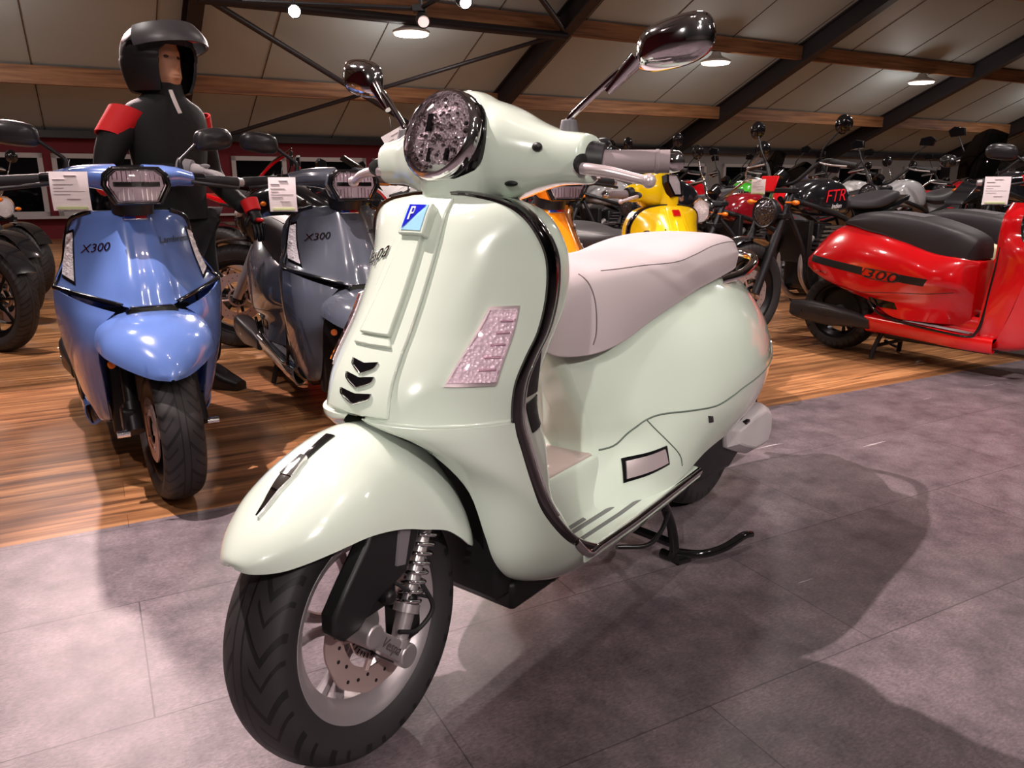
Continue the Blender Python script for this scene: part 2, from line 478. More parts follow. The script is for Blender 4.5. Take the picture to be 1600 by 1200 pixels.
# ------------------------------------------------------------------ rounded retro scooter (mint hero, also yellow)
ST = R(5.3)
SHIELD_ROWS = [  # inner(x,y,z) outer(x,y,z) power
    ((-.238, 0, .936), (-.246, .06, .932), 2.0), ((-.222, 0, .915), (-.25, .125, .922), 2.0),
    ((-.205, 0, .893), (-.257, .163, .905), 2.2), ((-.190, 0, .865), (-.268, .188, .875), 2.4),
    ((-.170, 0, .830), (-.283, .201, .83), 2.5), ((-.135, 0, .772), (-.281, .203, .772), 2.5),
    ((-.100, 0, .720), (-.262, .201, .715), 2.6), ((-.072, 0, .680), (-.232, .198, .675), 2.7),
    ((-.048, 0, .640), (-.206, .196, .635), 2.8), ((-.034, 0, .602), (-.198, .195, .593), 2.8),
    ((-.038, .030, .580), (-.202, .194, .558), 2.6), ((-.067, .070, .562), (-.216, .195, .52), 2.2),
    ((-.118, .103, .515), (-.240, .197, .46), 1.9), ((-.178, .118, .440), (-.270, .199, .40), 1.7),
    ((-.215, .122, .345), (-.312, .200, .345), 1.6), ((-.240, .122, .285), (-.362, .201, .296), 1.6),
    ((-.285, .118, .232), (-.415, .202, .262), 1.6), ((-.355, .110, .193), (-.460, .202, .245), 1.8),
    ((-.455, .100, .163), (-.55, .202, .238), 2.0), ((-.680, .100, .155), (-.75, .202, .243), 2.0),
    ((-.880, .120, .180), (-.93, .202, .255), 2.0)]
def shield_grid(nu=26, rows=SHIELD_ROWS, nr=90):
    rr = cr([(*a, *b, p) for a, b, p in rows], nr)
    us = np.linspace(0, 1, nu); G = np.zeros((nr, nu, 3))
    for i, q in enumerate(rr):
        I, O, p = q[:3], q[3:6], q[6]
        for j, u in enumerate(us):
            uu = sin(u * pi / 2) ** 1.0 if False else u
            G[i, j, 1] = I[1] + (O[1] - I[1]) * uu
            G[i, j, 0] = I[0] + (O[0] - I[0]) * uu ** p
            k = max(0, min(1, (.56 - q[2]) / .1))         # the low skirt bellies outwards
            G[i, j, 2] = I[2] + (O[2] - I[2]) * (uu ** (1 + 1.2 * k))
    return G

def rear_body_grid(st, nr=60, nk=34):
    xs = [s[0] for s in st]
    rows = [[(s[0] + (q[2] if len(q) > 2 else 0), q[0], q[1]) for q in s[1]] for s in st]
    G = dense(rows, nr, nk)
    G[:, 0, 1] = 0
    return G
def mirror_grid(G):
    H = G[:, ::-1].copy(); H[:, :, 1] *= -1
    return np.concatenate([G, H[:, 1:]], 1) if abs(G[:, -1, 1]).max() < 1e-6 else np.concatenate([H[:, :-1], G], 1)

def vespa(name, label, cat, loc, rz, paint, seatm, hero=True, steer=ST, steer_head=None, group=None, trim=None):
    root = thing(name, label, cat, loc, rz, group)
    sh = steer if steer_head is None else steer_head
    HC = (-.30, 0, 0)
    # --- front wheel, leaning a touch because the bar is turned
    wc = (0, 0, .2333); wr = (steer * 1.0, 0, steer)
    make_wheel(root, wc, .2333, .122, .158, wr, disc=.05, rim_mat=RIMG)
    # --- leg shield
    G = shield_grid(); full = mirror_grid(G)
    sk = MB(); sk.grid(full); skb = sk.bvh()
    m = MB(); m.sheet(full[:45], .006)
    Gl = G[43:]; Gr = Gl.copy(); Gr[:, :, 1] *= -1
    m.sheet(Gl, -.006) ; m.sheet(Gr, .006)
    m.build('leg_shield', paint, root, 50)
    edge = G[:, -1]
    # black + chrome rolled rim
    P = [p for p in edge[2:80]]
    top = G[0][::3][:]
    loop = np.array([*P[::-1], *[edge[0] * [1, 1, 1]], *[(p[0], p[1], p[2]) for p in G[0][::-5]]])
    loopf = np.r_[loop, (loop * [1, -1, 1])[::-1][1:]]
    k = len(loopf); T_ = np.array([nrm(loopf[min(i + 1, k - 1)] - loopf[max(i - 1, 0)]) for i in range(k)])
    outw = np.array([nrm(np.cross(t, V3(1, 0, 0)) * (1)) for t in T_]); outw *= np.sign((outw * (loopf - V3(0, 0, .6))).sum(1))[:, None]
    sec = [(.003, -.002), (.004, .003), (-.002, .0055), (-.012, .006), (-.024, .005), (-.028, .001), (-.026, -.003)]
    Gt = np.array([[p + V3(a, 0, 0) + o * b_ for a, b_ in sec] for p, o in zip(loopf, outw)])
    MB().grid(Gt, cv=True, capu=True).build('shield_rim_trim', trim or BLKCH, root, 60)
    P = np.array([p + V3(-.030, .001, 0) for p in edge[6:62]])
    m = MB().tube(P, .0032, 8); m.mirror(); m.build('chrome_edge', CHROME, root, 60)
    # --- back of the shield: side cheek with slots, glove box face
    def back(z):   # edge point at height z
        k = np.argmin(abs(edge[:70, 2] - z)); return edge[k]
    rows = []
    for z in (.925, .90, .85, .80, .74, .68, .62, .56, .50, .44, .38, .33, .29):
        e = back(z); d = .085 if z > .5 else .085 - (.5 - z) * .25
        rows.append([(e[0] - .006, max(e[1] - .004, .02), z), (e[0] - .03, max(e[1] - .012, .02), z), (e[0] - d, max(e[1] - .02, .02), z), (e[0] - d - .012, max(e[1] - .04, .02), z), (e[0] - d - .02, .08, z), (e[0] - d - .022, 0, z)])
    Bg = dense(rows, 40, 30)
    Bf = mirror_grid(Bg[:, ::-1])
    kb = MB(); kb.grid(Bf); kbb = kb.bvh()
    MB().sheet(Bf, .004).build('glove_box_panel', paint, root, 50)
    # --- floor, tunnel and body
    fl = MB()
    prof = []
    for x in np.linspace(-.418, -.955, 30):
        e = x; zf = .247 + max(0, (-x - .62)) * .045
        if x > -.42: zf += (x + .42) * .6
        w = .2
        tun = .362
        prof.append([(x, 0, tun), (x, .075, tun - .003), (x, .092, tun - .014), (x, .104, zf + .03), (x, .125, zf), (x, .19, zf), (x, .2005, zf - .006), (x, .202, zf - .02)])
    Fg = np.array([cr(p, 30) for p in prof]); Fg[:, 0, 1] = 0
    Ff = mirror_grid(Fg)
    fl.sheet(Ff, .004); fo = fl.build('floorboard', paint, root, 40)
    fb = MB().grid(Ff).bvh()
    m = MB()
    for (x0, x1, y) in ((-.46, -.92, .168), (-.44, -.78, .135), (-.42, -.545, .108 + .012)):
        for s in (-1, 1):
            ys = y * s; m2 = []
            pts = []
            for k in range(24):
                x = x0 + (x1 - x0) * k / 23; h = hit(fb, x, ys, .003, 'z'); pts.append(h)
            m.tube(pts, .007, 8, flat=.45)
    m.build('rubber_floor_strip', mat('grey_floor_rubber', (112, 114, 112), .7), root, 40)
    m = MB()
    rail = [(x, .2045, .243 + max(0, (-x - .62)) * .045) for x in np.linspace(-.43, -.95, 16)]
    m.tube([(-.385, .203, .285)] + rail, .0085, 10, smooth=50, flat=1.1); m.mirror(); m.build('chrome_floor_rail', CHROME, root, 60)
    # floor mat pocket on the tunnel
    poly = [(-.34, .092), (-.66, .084), (-.70, .066), (-.72, 0), (-.70, -.066), (-.66, -.084), (-.34, -.092)]
    m = MB(); n = len(poly)
    tp = [(p[0] - .004, p[1] * .97, .368) for p in poly]; bt = [(p[0], p[1], .35) for p in poly]
    m.add(tp + bt, [tuple(range(n))] + [(i, (i + 1) % n, (i + 1) % n + n, i + n) for i in range(n)]).build('tunnel_mat', mat('taupe_mat', (186, 170, 164), .55), root, 30, bevel=.004)
    # rear body
    st = [
        (-.56, [(0, .625, .04), (.05, .622, .04), (.075, .59, .02), (.078, .52, -.02), (.082, .44, -.07), (.088, .38, -.09), (.100, .31, -.06), (.116, .245, -.03)]),
        (-.64, [(0, .64), (.07, .64), (.10, .61), (.106, .53, -.01), (.112, .445, -.04), (.122, .385, -.06), (.136, .32, -.04), (.152, .245, -.02)]),
        (-.74, [(0, .66), (.085, .66), (.125, .635), (.140, .55), (.152, .46), (.166, .395, -.02), (.177, .33, -.01), (.186, .25)]),
        (-.86, [(0, .685), (.09, .685), (.135, .665), (.172, .58), (.192, .49), (.203, .42), (.204, .345), (.201, .27)]),
        (-.98, [(0, .705), (.09, .705), (.142, .685), (.200, .60), (.226, .50), (.231, .425), (.222, .365), (.205, .30)]),
        (-1.12, [(0, .722), (.085, .722), (.142, .700), (.212, .61), (.243, .50), (.240, .42), (.226, .36), (.207, .315)]),
        (-1.26, [(0, .725), (.08, .722), (.135, .690), (.205, .60), (.236, .50), (.233, .42), (.216, .362), (.195, .325)]),
        (-1.40, [(0, .70), (.07, .695), (.118, .662), (.178, .58), (.206, .49), (.203, .42), (.186, .365), (.165, .33)]),
        (-1.52, [(0, .655), (.055, .65), (.095, .615), (.140, .545), (.163, .47), (.160, .41), (.146, .362), (.128, .33)]),
        (-1.62, [(0, .59), (.04, .585), (.068, .555), (.100, .50), (.115, .445), (.112, .40), (.100, .36), (.085, .335)]),
        (-1.69, [(0, .51), (.022, .507), (.038, .49), (.055, .46), (.062, .425), (.06, .395), (.053, .37), (.044, .35)]),
        (-1.715, [(0, .45), (.008, .449), (.014, .44), (.02, .43), (.022, .415), (.02, .40), (.017, .39), (.013, .38)])]
    Bg = rear_body_grid(st, 90, 44); Bf = mirror_grid(Bg)
    bm_ = MB().grid(Bf); bb = bm_.bvh()
    m = MB(); m.sheet(Bf, -.004)
    body = m.build('rear_body', paint, root, 60)
    # front of the seat post
    fr = Bg[0]; rows = [fr + V3(0, 0, 0)]
    for k, (dx, sc) in enumerate(((.014, .90), (.022, .6), (.024, 0.001))):
        q = fr.copy(); q[:, 0] += dx; q[:, 1] *= sc; rows.append(q)
    Fr = mirror_grid(np.array(rows)); MB().grid(Fr).build('seat_post_face', paint, root, 60)
    # panel gap along the cowl
    m = MB()
    for s in (1, -1):
        line_on(bb, [(-.63, .37), (-.684, .379), (-.718, .412), (-.745, .432), (-.79, .439), (-.88, .432), (-.971, .427), (-1.05, .437), (-1.115, .448), (-1.25, .458), (-1.42, .463), (-1.6, .475)], .0022, 0, 'y', s, 60, m)
        line_on(bb, [(-.745, .434), (-.797, .375), (-.84, .33), (-.853, .300)], .0016, 0, 'y', s, 20, m)
    m.build('panel_gap', mat('gap_shadow_green', (88, 100, 90), .7), body, 60)
    # footpeg cover
    for s in (1, -1):
        c4 = [(-.655, .375), (-.81, .347), (-.805, .315), (-.655, .335)]
        patch(bb, [(-.688, .350), (-.793, .364), (-.799, .318), (-.676, .298)], 14, 6, .003, .006, 'y', s).build('footpeg_surround', BLKG, root, 30)
        patch(bb, [(-.694, .343), (-.784, .357), (-.790, .324), (-.684, .306)], 14, 6, .007, .006, 'y', s).build('chrome_footpeg_cover', LEVER, root, 30)
        patch(bb, [(-.937, .408), (-.957, .403), (-.966, .386), (-.946, .388)], 5, 5, .002, .006, 'y', s).build('frame_plug', BLKG, root, 30)
    # under-tail
    tl = MB().ball((-1.70, 0, .455), (.03, .05, .05), 16).build('tail_light', REDL, root, 60)
    m = MB(); m.prism([(-1.60, .37), (-1.74, .33), (-1.80, .20), (-1.78, .19), (-1.70, .30), (-1.55, .33)], .09, (0, 0, 0), (1, 0, 0), (0, 0, 1)); m.build('rear_mudflap', BLK, root, 30, bevel=.006)
    for s in (1, -1):
        MB().ball((-1.66, s * .085, .385), (.028, .02, .016), 12).build('rear_indicator', REDL if s > 0 else ORANGE, root, 60)
    # --- seat
    S = [(-.455, .045, .735, .645), (-.48, .085, .765, .617), (-.55, .120, .786, .610), (-.64, .142, .792, .622), (-.76, .152, .793, .655), (-.88, .158, .796, .682),
         (-.98, .158, .812, .700), (-1.08, .156, .823, .712), (-1.18, .150, .825, .722), (-1.27, .135, .820, .728), (-1.33, .105, .806, .732), (-1.355, .05, .775, .745)]
    rows = []
    for x, w, t, b_ in S:
        h = t - b_
        rows.append([(x, 0, t), (x, .35 * w, t - .001), (x, .70 * w, t - .006), (x, .90 * w, t - .018), (x, 1.0 * w, t - .042), (x, 1.03 * w, t - .55 * h), (x, 1.0 * w, b_ + .012), (x, .94 * w, b_), (x, .5 * w, b_ + .004), (x, 0, b_ + .004)])
    Sg = dense(rows, 70, 44); Sg[:, 0, 1] = 0; Sg[:, -1, 1] = 0
    Sf = np.concatenate([Sg, (Sg * [1, -1, 1])[:, ::-1][:, 1:-1]], 1)
    m = MB().grid(Sf, cv=True, capu=True); so = m.build('seat', seatm, root, 70)
    sb = MB().grid(Sf, cv=True).bvh()
    m = MB()
    for s in (1, -1):
        line_on(sb, [(-.545, .775), (-.56, .72), (-.565, .66), (-.56, .632)], .0016, 0, 'y', s, 24, m)
        line_on(sb, [(-.60, .778), (-.74, .778), (-.88, .776), (-.97, .786), (-1.08, .800), (-1.2, .803), (-1.30, .795)], .0012, 0, 'y', s, 60, m)
    m.build('seat_seam', mat('seam_dark', (96, 84, 86), .8), so, 60)
    # --- grab rail
    m = MB().tube([(-1.16, .135, .705), (-1.28, .15, .715), (-1.40, .135, .735), (-1.47, .09, .75), (-1.49, 0, .755), (-1.47, -.09, .75), (-1.40, -.135, .735), (-1.28, -.15, .715), (-1.16, -.135, .705)], .0125, 12, smooth=60)
    m.build('grab_rail', CHROME, root, 60)
    # --- rear wheel, engine case, silencer, centre stand
    make_wheel(root, (-1.34, 0, .243), .243, .135, .158, (0, .4, 0), rim_mat=RIMG)
    m = MB(); m.prism([(-.98, .33), (-1.10, .39), (-1.3, .39), (-1.42, .33), (-1.42, .2), (-1.30, .15), (-1.08, .17), (-.98, .24)], .12, (0, .09, 0), (1, 0, 0), (0, 0, 1)); m.build('engine_block', BLK, root, 30, bevel=.012)
    for s in ((1, 'transmission_cover', SATIN_PL),):
        m = MB()
        P = [(-1.22, .285), (-1.36, .30), (-1.50, .30), (-1.565, .27), (-1.575, .20), (-1.54, .155), (-1.40, .165), (-1.30, .20), (-1.23, .23)]
        A = [(x, .158, z) for x, z in P]; B_ = [((x + 1.41) * .72 - 1.41, .185, (z - .23) * .72 + .235) for x, z in P]; D = [(x, .10, z) for x, z in P]
        m.grid([[*D], [*A], [*B_]], cv=True); m.add(B_, [tuple(range(len(P)))]); tc = m.build(s[1], s[2], root, 30, bevel=.004)
        MB().box((-1.33, .176, .285), (.03, .012, .012)).build('filter_catch', BLKG, tc, 30, bevel=.002)
    m = MB(); m.tube([(-1.0, -.12, .22), (-1.12, -.17, .2), (-1.2, -.19, .22), (-1.45, -.2, .30), (-1.62, -.2, .345)], [.02, .045, .055, .055, .045], 20, smooth=30); m.build('silencer', BLK, root, 60)
    m = MB(); m.tube([(-.9, .12, .20), (-.93, .147, .10), (-.935, .155, .02), (-.94, .12, .012)], .013, 10, smooth=24)
    m.tube([(-.9, -.12, .20), (-.93, -.147, .10), (-.935, -.155, .02), (-.94, -.12, .012)], .013, 10, smooth=24)
    m.tube([(-.935, .15, .05), (-.935, 0, .06), (-.935, -.15, .05)], .012, 10, smooth=16)
    m.tube([(-.925, .165, .012), (-.96, .18, .012)], .017, 10)
    m.tube([(-.93, .15, .028), (-.97, .215, .026), (-1.03, .25, .03), (-1.10, .275, .045), (-1.135, .285, .04)], [.012, .011, .011, .011, .009], 10, smooth=30)
    m.build('centre_stand', BLKG, root, 60)
    m = MB().tube([(-.68, .13, .135), (-.76, .165, .118), (-.82, .17, .13), (-.86, .165, .15), (-.875, .16, .16)], .006, 8, smooth=24); m.build('side_stand', BLKG, root, 60)
    m = MB().box((-.62, 0, .165), (.62, .22, .06)); m.box((-.40, .06, .175), (.10, .05, .045)); m.cyl((-.43, .10, .165), (-.43, .13, .165), .012); m.build('underfloor_frame', BLK, root, 30, bevel=.01)
    MB().box((-.30, 0, .36), (.06, .2, .38)).build('wheel_arch_liner', BLK, root, 30, bevel=.01)
    # --- fender
    crest = cr([(.222, 0, .430), (.219, 0, .440), (.196, 0, .462), (.155, 0, .492), (.126, 0, .515), (.073, 0, .543), (.017, 0, .564), (-.035, 0, .568), (-.085, 0, .556), (-.135, 0, .528), (-.175, 0, .485), (-.21, 0, .42)], 60)
    edg = cr([(.222, .006, .428), (.215, .030, .424), (.192, .058, .424), (.163, .079, .429), (.12, .098, .436), (.06, .109, .438), (-.005, .112, .424), (-.06, .113, .402), (-.12, .113, .376), (-.165, .112, .342), (-.195, .110, .315), (-.215, .10, .31)], 60)
    G2 = np.zeros((60, 20, 3))
    for i in range(60):
        c, e = crest[i], edg[i]
        for j, t in enumerate(np.linspace(0, pi / 2, 20)):
            G2[i, j] = (c[0] + (e[0] - c[0]) * sin(t) ** 1.6, e[1] * sin(t), e[2] + (c[2] - e[2]) * cos(t) ** (.92 + .25 * min(1, max(0, -c[0] / .1))))
    G2[:, 0, 1] = 0; F2 = mirror_grid(G2)
    fk = MB().grid(F2).bvh()
    m = MB().sheet(F2, .004); m.rotz(steer); m.build('front_fender', paint, root, 60)
    # fender crest ornament
    m = MB(); patch(fk, [(.118, .004), (.020, .009), (.020, -.009), (.118, -.004)], 26, 7, .006, .008, 'z', mb=m)
    m.rotz(steer); orn = m.build('fender_crest_ornament', BLKG, root, 40)
    m = MB(); patch(fk, [(.170, .0015), (.108, .0115), (.108, -.0115), (.170, -.0015)], 14, 9, .010, .012, 'z', mb=m); patch(fk, [(.112, .011), (.075, .006), (.075, -.006), (.112, -.011)], 12, 5, .012, .012, 'z', mb=m)
    m.rotz(steer); m.build('chrome_tip', CHROME, orn, 40)
    # --- single-sided fork
    m = MB()
    pl = [(.03, .47), (-.09, .47), (-.062, .385), (-.03, .335), (.045, .315), (.085, .288), (.118, .285), (.138, .305), (.136, .335), (.105, .372), (.06, .42)]
    m.prism(pl, .030, (0, .088, 0), (1, 0, 0), (0, 0, 1)); m.rotz(steer); fc = m.build('fork_cover', BLK, root, 30, bevel=.006)
    m = MB().prism([(-.045, .44), (-.015, .44), (.0, .36), (-.02, .355)], .006, (0, .105, 0), (1, 0, 0), (0, 0, 1)); m.cyl((-.05, .1, .415), (-.05, .107, .415), .010); m.rotz(steer); m.build('cover_badge', mat('badge_grey', (110, 104, 108), .4), fc, 30)
    m = MB(); coil = []
    a0, a1 = V3(-.110, .088, .415), V3(-.028, .100, .272)
    ax = nrm(a1 - a0); u = nrm(np.cross(ax, V3(0, 1, 0))); w = np.cross(ax, u)
    for k in range(170):
        t = k / 169; an = t * 2 * pi * 10.5; rr = .0215 - .002 * t
        coil.append(a0 + (a1 - a0) * t + rr * (cos(an) * u + sin(an) * w))
    m.tube(coil, .0034, 7); m.rotz(steer); m.build('coil_spring', CHROME, root, 60)
    m = MB().cyl(a0, a1, .012); m.cyl(a1 + ax * -.006, a1 + ax * .008, .022); m.cyl(a1, a1 + ax * .055, .016, .014); m.cyl(a1 + ax * .05, a1 + ax * .064, .018); m.rotz(steer); m.build('shock_absorber', SATIN, root, 40)
    # trailing link with two round end caps
    m = MB(); p0, p1 = V3(.072, .098, .276), V3(-.004, .098, .200)
    m.cyl(p0 - [0, .03, 0], p0 + [0, .025, 0], .0195); m.cyl(p1 - [0, .035, 0], p1 + [0, .025, 0], .0205)
    d = nrm(p1 - p0); nn = V3(-d[2], 0, d[0])
    A, B_ = p0 + d * .012, p1 - d * .012
    poly = [(A + nn * .014), (B_ + nn * .017), (B_ - nn * .017), (A - nn * .014)]
    m.prism([(p[0], p[2]) for p in poly], .04, (0, .098, 0), (1, 0, 0), (0, 0, 1))
    m.rotz(steer); lk = m.build('suspension_link', SATIN, root, 30, bevel=.003)
    if hero:
        m = text_flat('Vespa', .024, (p0 + p1) / 2 + V3(0, .0205, 0), d, -nn, .3); m.rotz(steer); m.build('link_lettering', CHROME, lk, 0)
    m = MB().box((.028, .07, .315), (.085, .045, .05)); m.box((-.045, .075, .235), (.05, .04, .07)); m.cyl((.02, .08, .315), (.02, .115, .315), .012); m.cyl((-.035, .08, .285), (-.035, .112, .285), .010); m.rotz(steer); m.build('brake_caliper', DARKM, root, 30, bevel=.006)
    m = MB().tube([(-.05, .115, .31), (-.065, .125, .26), (-.03, .12, .235), (.01, .115, .25)], .004, 8, smooth=24); m.tube([(.0, .1, .33), (-.03, .11, .30), (-.06, .118, .28)], .003, 8, smooth=16); m.rotz(steer); m.build('brake_hose', RUBB, root, 60)
    MB().lathe([(.02, .017), (.105, .017), (.108, .012), (.108, .001)], 20, c=(0, 0, .2)).build('axle', DARKM, root, 30, rot=(0, 0, steer))
    # --- horn cover and badge
    RIB = mat('mauve_lens', (206, 170, 186), .2, .3)
    def strip(z0, z1, w0, w1, off, n=30, mm=11, mb=None): return patch(skb, [(w0, z0), (w1, z1), (-w1, z1), (-w0, z0)], n, mm, off, .008, 'x', mb=mb)
    m = strip(.925, .590, .046, .070, .006, 50, 15)
    patch(skb, [(.022, .862), (.033, .705), (-.033, .705), (-.022, .862)], 30, 11, .016, .014, 'x', mb=m)
    patch(skb, [(.033, .705), (.043, .690), (-.043, .690), (-.033, .705)], 5, 11, .011, .01, 'x', mb=m)
    hc = m.build('horn_cover', paint, root, 40, bevel=.003)
    if hero:
        m = patch(skb, [(.031, .905), (.031, .858), (-.024, .858), (-.024, .905)], 8, 8, .024, .02, 'x'); m.build('badge_plinth', paint, hc, 40, bevel=.003)
        patch(skb, [(.025, .901), (.025, .864), (-.018, .864), (-.018, .901)], 8, 8, .0255, .002, 'x').build('badge_plate', mat('badge_pale_blue', (150, 200, 232), .2, coat=1), hc, 40)
        # blue triangle of the emblem and its letter
        a, b_, c_ = [hit(skb, *q, .0268) for q in ((-.016, .900), (.023, .900), (-.016, .866))]
        m = MB().add([a, b_, c_], [(0, 1, 2)]); m.build('badge_triangle', mat('badge_blue', (24, 30, 190), .2, coat=1), hc, 0)
        m = text_on(skb, 'P', .026, (-.004, .888), (1, 0), (0, 1), .0278); m.build('badge_letter', mat('white_enamel', (240, 240, 245), .3), hc, 0)
    else:
        patch(skb, [(.020, .905), (.020, .880), (-.020, .880), (-.020, .905)], 6, 6, .012, .01, 'x').build('shield_badge', REDL, hc, 40)
        text_on(skb, 'Sprint', .062, (-.105, .800), (1, .12), (0, 1), .003, 'x', 1, .35).build('shield_script', CHROME, root, 0)
    # three chevron vents
    m, mc = MB(), MB()
    for k, z in enumerate((.657, .636, .612)):
        w = .024 + .003 * k; h_ = .0072
        for s in (1, -1):
            patch(skb, [(0, z - .006), (s * w, z + .004), (s * w * 1.16, z + .004 + h_ * 1.2), (0, z - .006 + h_ * 2)], 8, 4, .0075, .002, 'x', mb=m)
            line_on(skb, [(s * .001, z - .007), (s * w, z + .003), (s * (w + .005), z + .012)], .0014, .008, 'x', n=12, mb=mc)
    m.build('vent_opening', BLKG, hc, 40); mc.build('chrome_vent_lip', CHROME, hc, 60)
    # groove lines either side of the horn cover
    # --- turn signals
    for s in (1, -1):
        cs = [(.140 * s, .752), (.176 * s, .750), (.178 * s, .636), (.118 * s, .648)]
        cs = [(.150 * s, .752), (.177 * s, .752), (.178 * s, .641), (.134 * s, .645)]
        cen = np.mean(cs, 0); o = [tuple(cen + (np.array(c) - cen) * 1.10) for c in cs]
        patch(skb, o, 16, 10, .003, .006, 'x').build('signal_bezel', LEVER, root, 40)
        tsg = patch(skb, cs, 20, 12, .0045, .003, 'x').build('turn_signal', FACET2, root, 40)
        m = MB()
        for k in range(1, 6):
            t = k / 6; A = np.array(cs[1]) * (1 - t) + np.array(cs[2]) * t; B2 = np.array(cs[0]) * (1 - t) + np.array(cs[3]) * t
            line_on(skb, [tuple(A * .93 + B2 * .07), tuple(A * .55 + B2 * .45)], .0022, .005, 'x', n=6, mb=m)
        m.build('reflector_rib', mat('mauve_lens', (206, 170, 186), .2, .3), tsg, 60)
        pc = patch(skb, cs, 16, 10, .0095, .003, 'x').build('lens_cover', CLEAR, tsg, 40)
    # slots in the shield cheek (seen from the side)
    m = MB()
    for q in SLOTS:
        for s in (1, -1):
            patch(kbb, q, 10, 5, .0065, .008, 'y', s, m)
    m.build('cheek_slot', BLK, root, 40)
    # --- headset
    hs = MB()
    def ringx(cx, cz, ry, rz_, tilt, n=40, sq=1.0):
        a = np.linspace(0, 2 * pi, n, endpoint=False); out = []
        for t in a:
            y = ry * np.sign(cos(t)) * abs(cos(t)) ** sq; z = rz_ * np.sign(sin(t)) * abs(sin(t)) ** sq
            out.append((cx - z * sin(tilt), y, cz + z * cos(tilt)))
        return out
    rings = [ringx(-.274, 1.030, .071, .071, R(20)), ringx(-.284, 1.029, .080, .081, R(19)), ringx(-.305, 1.024, .084, .086, R(14)), ringx(-.345, 1.015, .082, .090, R(8)), ringx(-.39, 1.0, .074, .078, 0), ringx(-.43, .99, .06, .055, 0), ringx(-.452, .985, .035, .03, 0)]
    G3 = dense([r for r in rings], 30, 40); hs.grid(np.array(G3), cv=True, capu=True)
    arm = []
    for y, cx, cz, hx, hz in ((0, -.340, 1.005, .058, .092), (.05, -.342, 1.002, .066, .088), (.09, -.344, .999, .072, .077), (.13, -.348, .995, .062, .060), (.175, -.353, .992, .046, .046), (.215, -.357, .990, .041, .042), (.236, -.359, .988, .039, .040)):
        arm.append([(cx + hx * np.sign(cos(t)) * abs(cos(t)) ** .75, y, cz + hz * np.sign(sin(t)) * abs(sin(t)) ** .8) for t in np.linspace(0, 2 * pi, 32, endpoint=False)])
    A3 = cr(np.array(arm).reshape(len(arm), -1), 24).reshape(24, 32, 3)
    A4 = np.concatenate([(A3 * [1, -1, 1])[::-1][:-1], A3]); hs.grid(A4, cv=True, capu=True)
    hs.tube([(-.30, 0, .97), (-.285, 0, .90), (-.28, 0, .86)], [.075, .058, .05], 24)
    hs.rotz(sh, HC)
    ho = hs.build('headset', paint, root, 180)
    rm = ho.modifiers.new('rm', 'REMESH'); rm.mode = 'VOXEL'; rm.voxel_size = .0045 if hero else .007; rm.use_smooth_shade = True
    sm = ho.modifiers.new('sm', 'SMOOTH'); sm.factor = .6; sm.iterations = 14
    T = Matrix.Translation((-.252, 0, 1.030)) @ Matrix.Rotation(R(-20), 4, 'Y') @ Matrix.Scale(.93, 4)
    if not hero:
        hx = [(-.055, .045), (.055, .045), (.075, .01), (.045, -.058), (-.045, -.058), (-.075, .01)]
        def hr(x, k): return [(x, a * k, b_ * k) for a, b_ in hx]
        m = MB().grid([hr(-.06, 1.1), hr(.006, 1.14), hr(.014, 1.02), hr(.004, .94)], cv=True, M=T); m.rotz(sh, HC); bz = m.build('headlight_frame', BLKG, root, 30)
        m = MB().grid([hr(.006, .95), hr(-.006, .6), hr(-.008, .02)], cv=True, capu=True, M=T); m.rotz(sh, HC); m.build('headlight_reflector', FACET, root, 30)
    if hero:
        hl = MB().lathe([(-.030, .0850), (.0, .0862), (.010, .0830), (.014, .0765), (.006, .0745), (-.02, .0745)], 64, 'x', M=T); hl.rotz(sh, HC); bz = hl.build('headlight_bezel', CHROME, root, 60)
        hb = MB().lathe([(-.034, .0872), (-.014, .0882), (-.010, .0862)], 64, 'x', M=T); hb.rotz(sh, HC); hb.build('black_headlight_ring', BLKG, bz, 60)
        rf = MB().lathe([(-.009, .001), (-.007, .03), (-.003, .055), (.003, .0745)], 48, 'x', M=T)
        for z in (.0,): rf.box((-.006, 0, z), (.012, .14, .014), M=T)
        for zz, ww in ((.036, .06), (-.036, .06)): rf.ball((-.006, 0, zz), (.014, ww * .7, .022), 16, M=T)
        for k in range(9): rf.box((-.002, -.056 + .014 * k, -.034), (.016, .004, .045), M=T)
        rf.rotz(sh, HC); head = rf.build('headlight_reflector', FACET, root, 60)
        cl = MB(); rg = random.Random(3)
        for k in range(70):
            a_, r_ = rg.uniform(0, 2 * pi), .068 * math.sqrt(rg.random()); cl.ball((.004 + .004 * rg.random(), r_ * cos(a_), r_ * sin(a_)), rg.uniform(.002, .0055), 8, M=T)
        cl.rotz(sh, HC); cl.build('reflector_cell', CHROME, head, 30)  # chrome beads added as bright sparkles behind the lens
        dk = MB(); dk.box((.004, -.030, .022), (.006, .012, .034), M=T); dk.box((.006, -.012, -.040), (.006, .008, .026), M=T); dk.box((.006, .030, -.040), (.006, .007, .022), M=T); dk.rotz(sh, HC); dk.build('lamp_baffle', BLKG, head, 30)
        ln = MB().lathe([(.008, .0755), (.016, .068), (.024, .05), (.029, .025), (.030, .001)], 48, 'x', M=T); ln.rotz(sh, HC); ln.build('headlight_lens', CLEAR, head, 60)
    # bar ends, grips, levers
    def sweep(m):
        V = np.concatenate(m.v); V[:, 1] = .235 + (V[:, 1] - .235) * .86; m.v = [V]; m.rotz(R(26.6), (-.375, .235, 0))
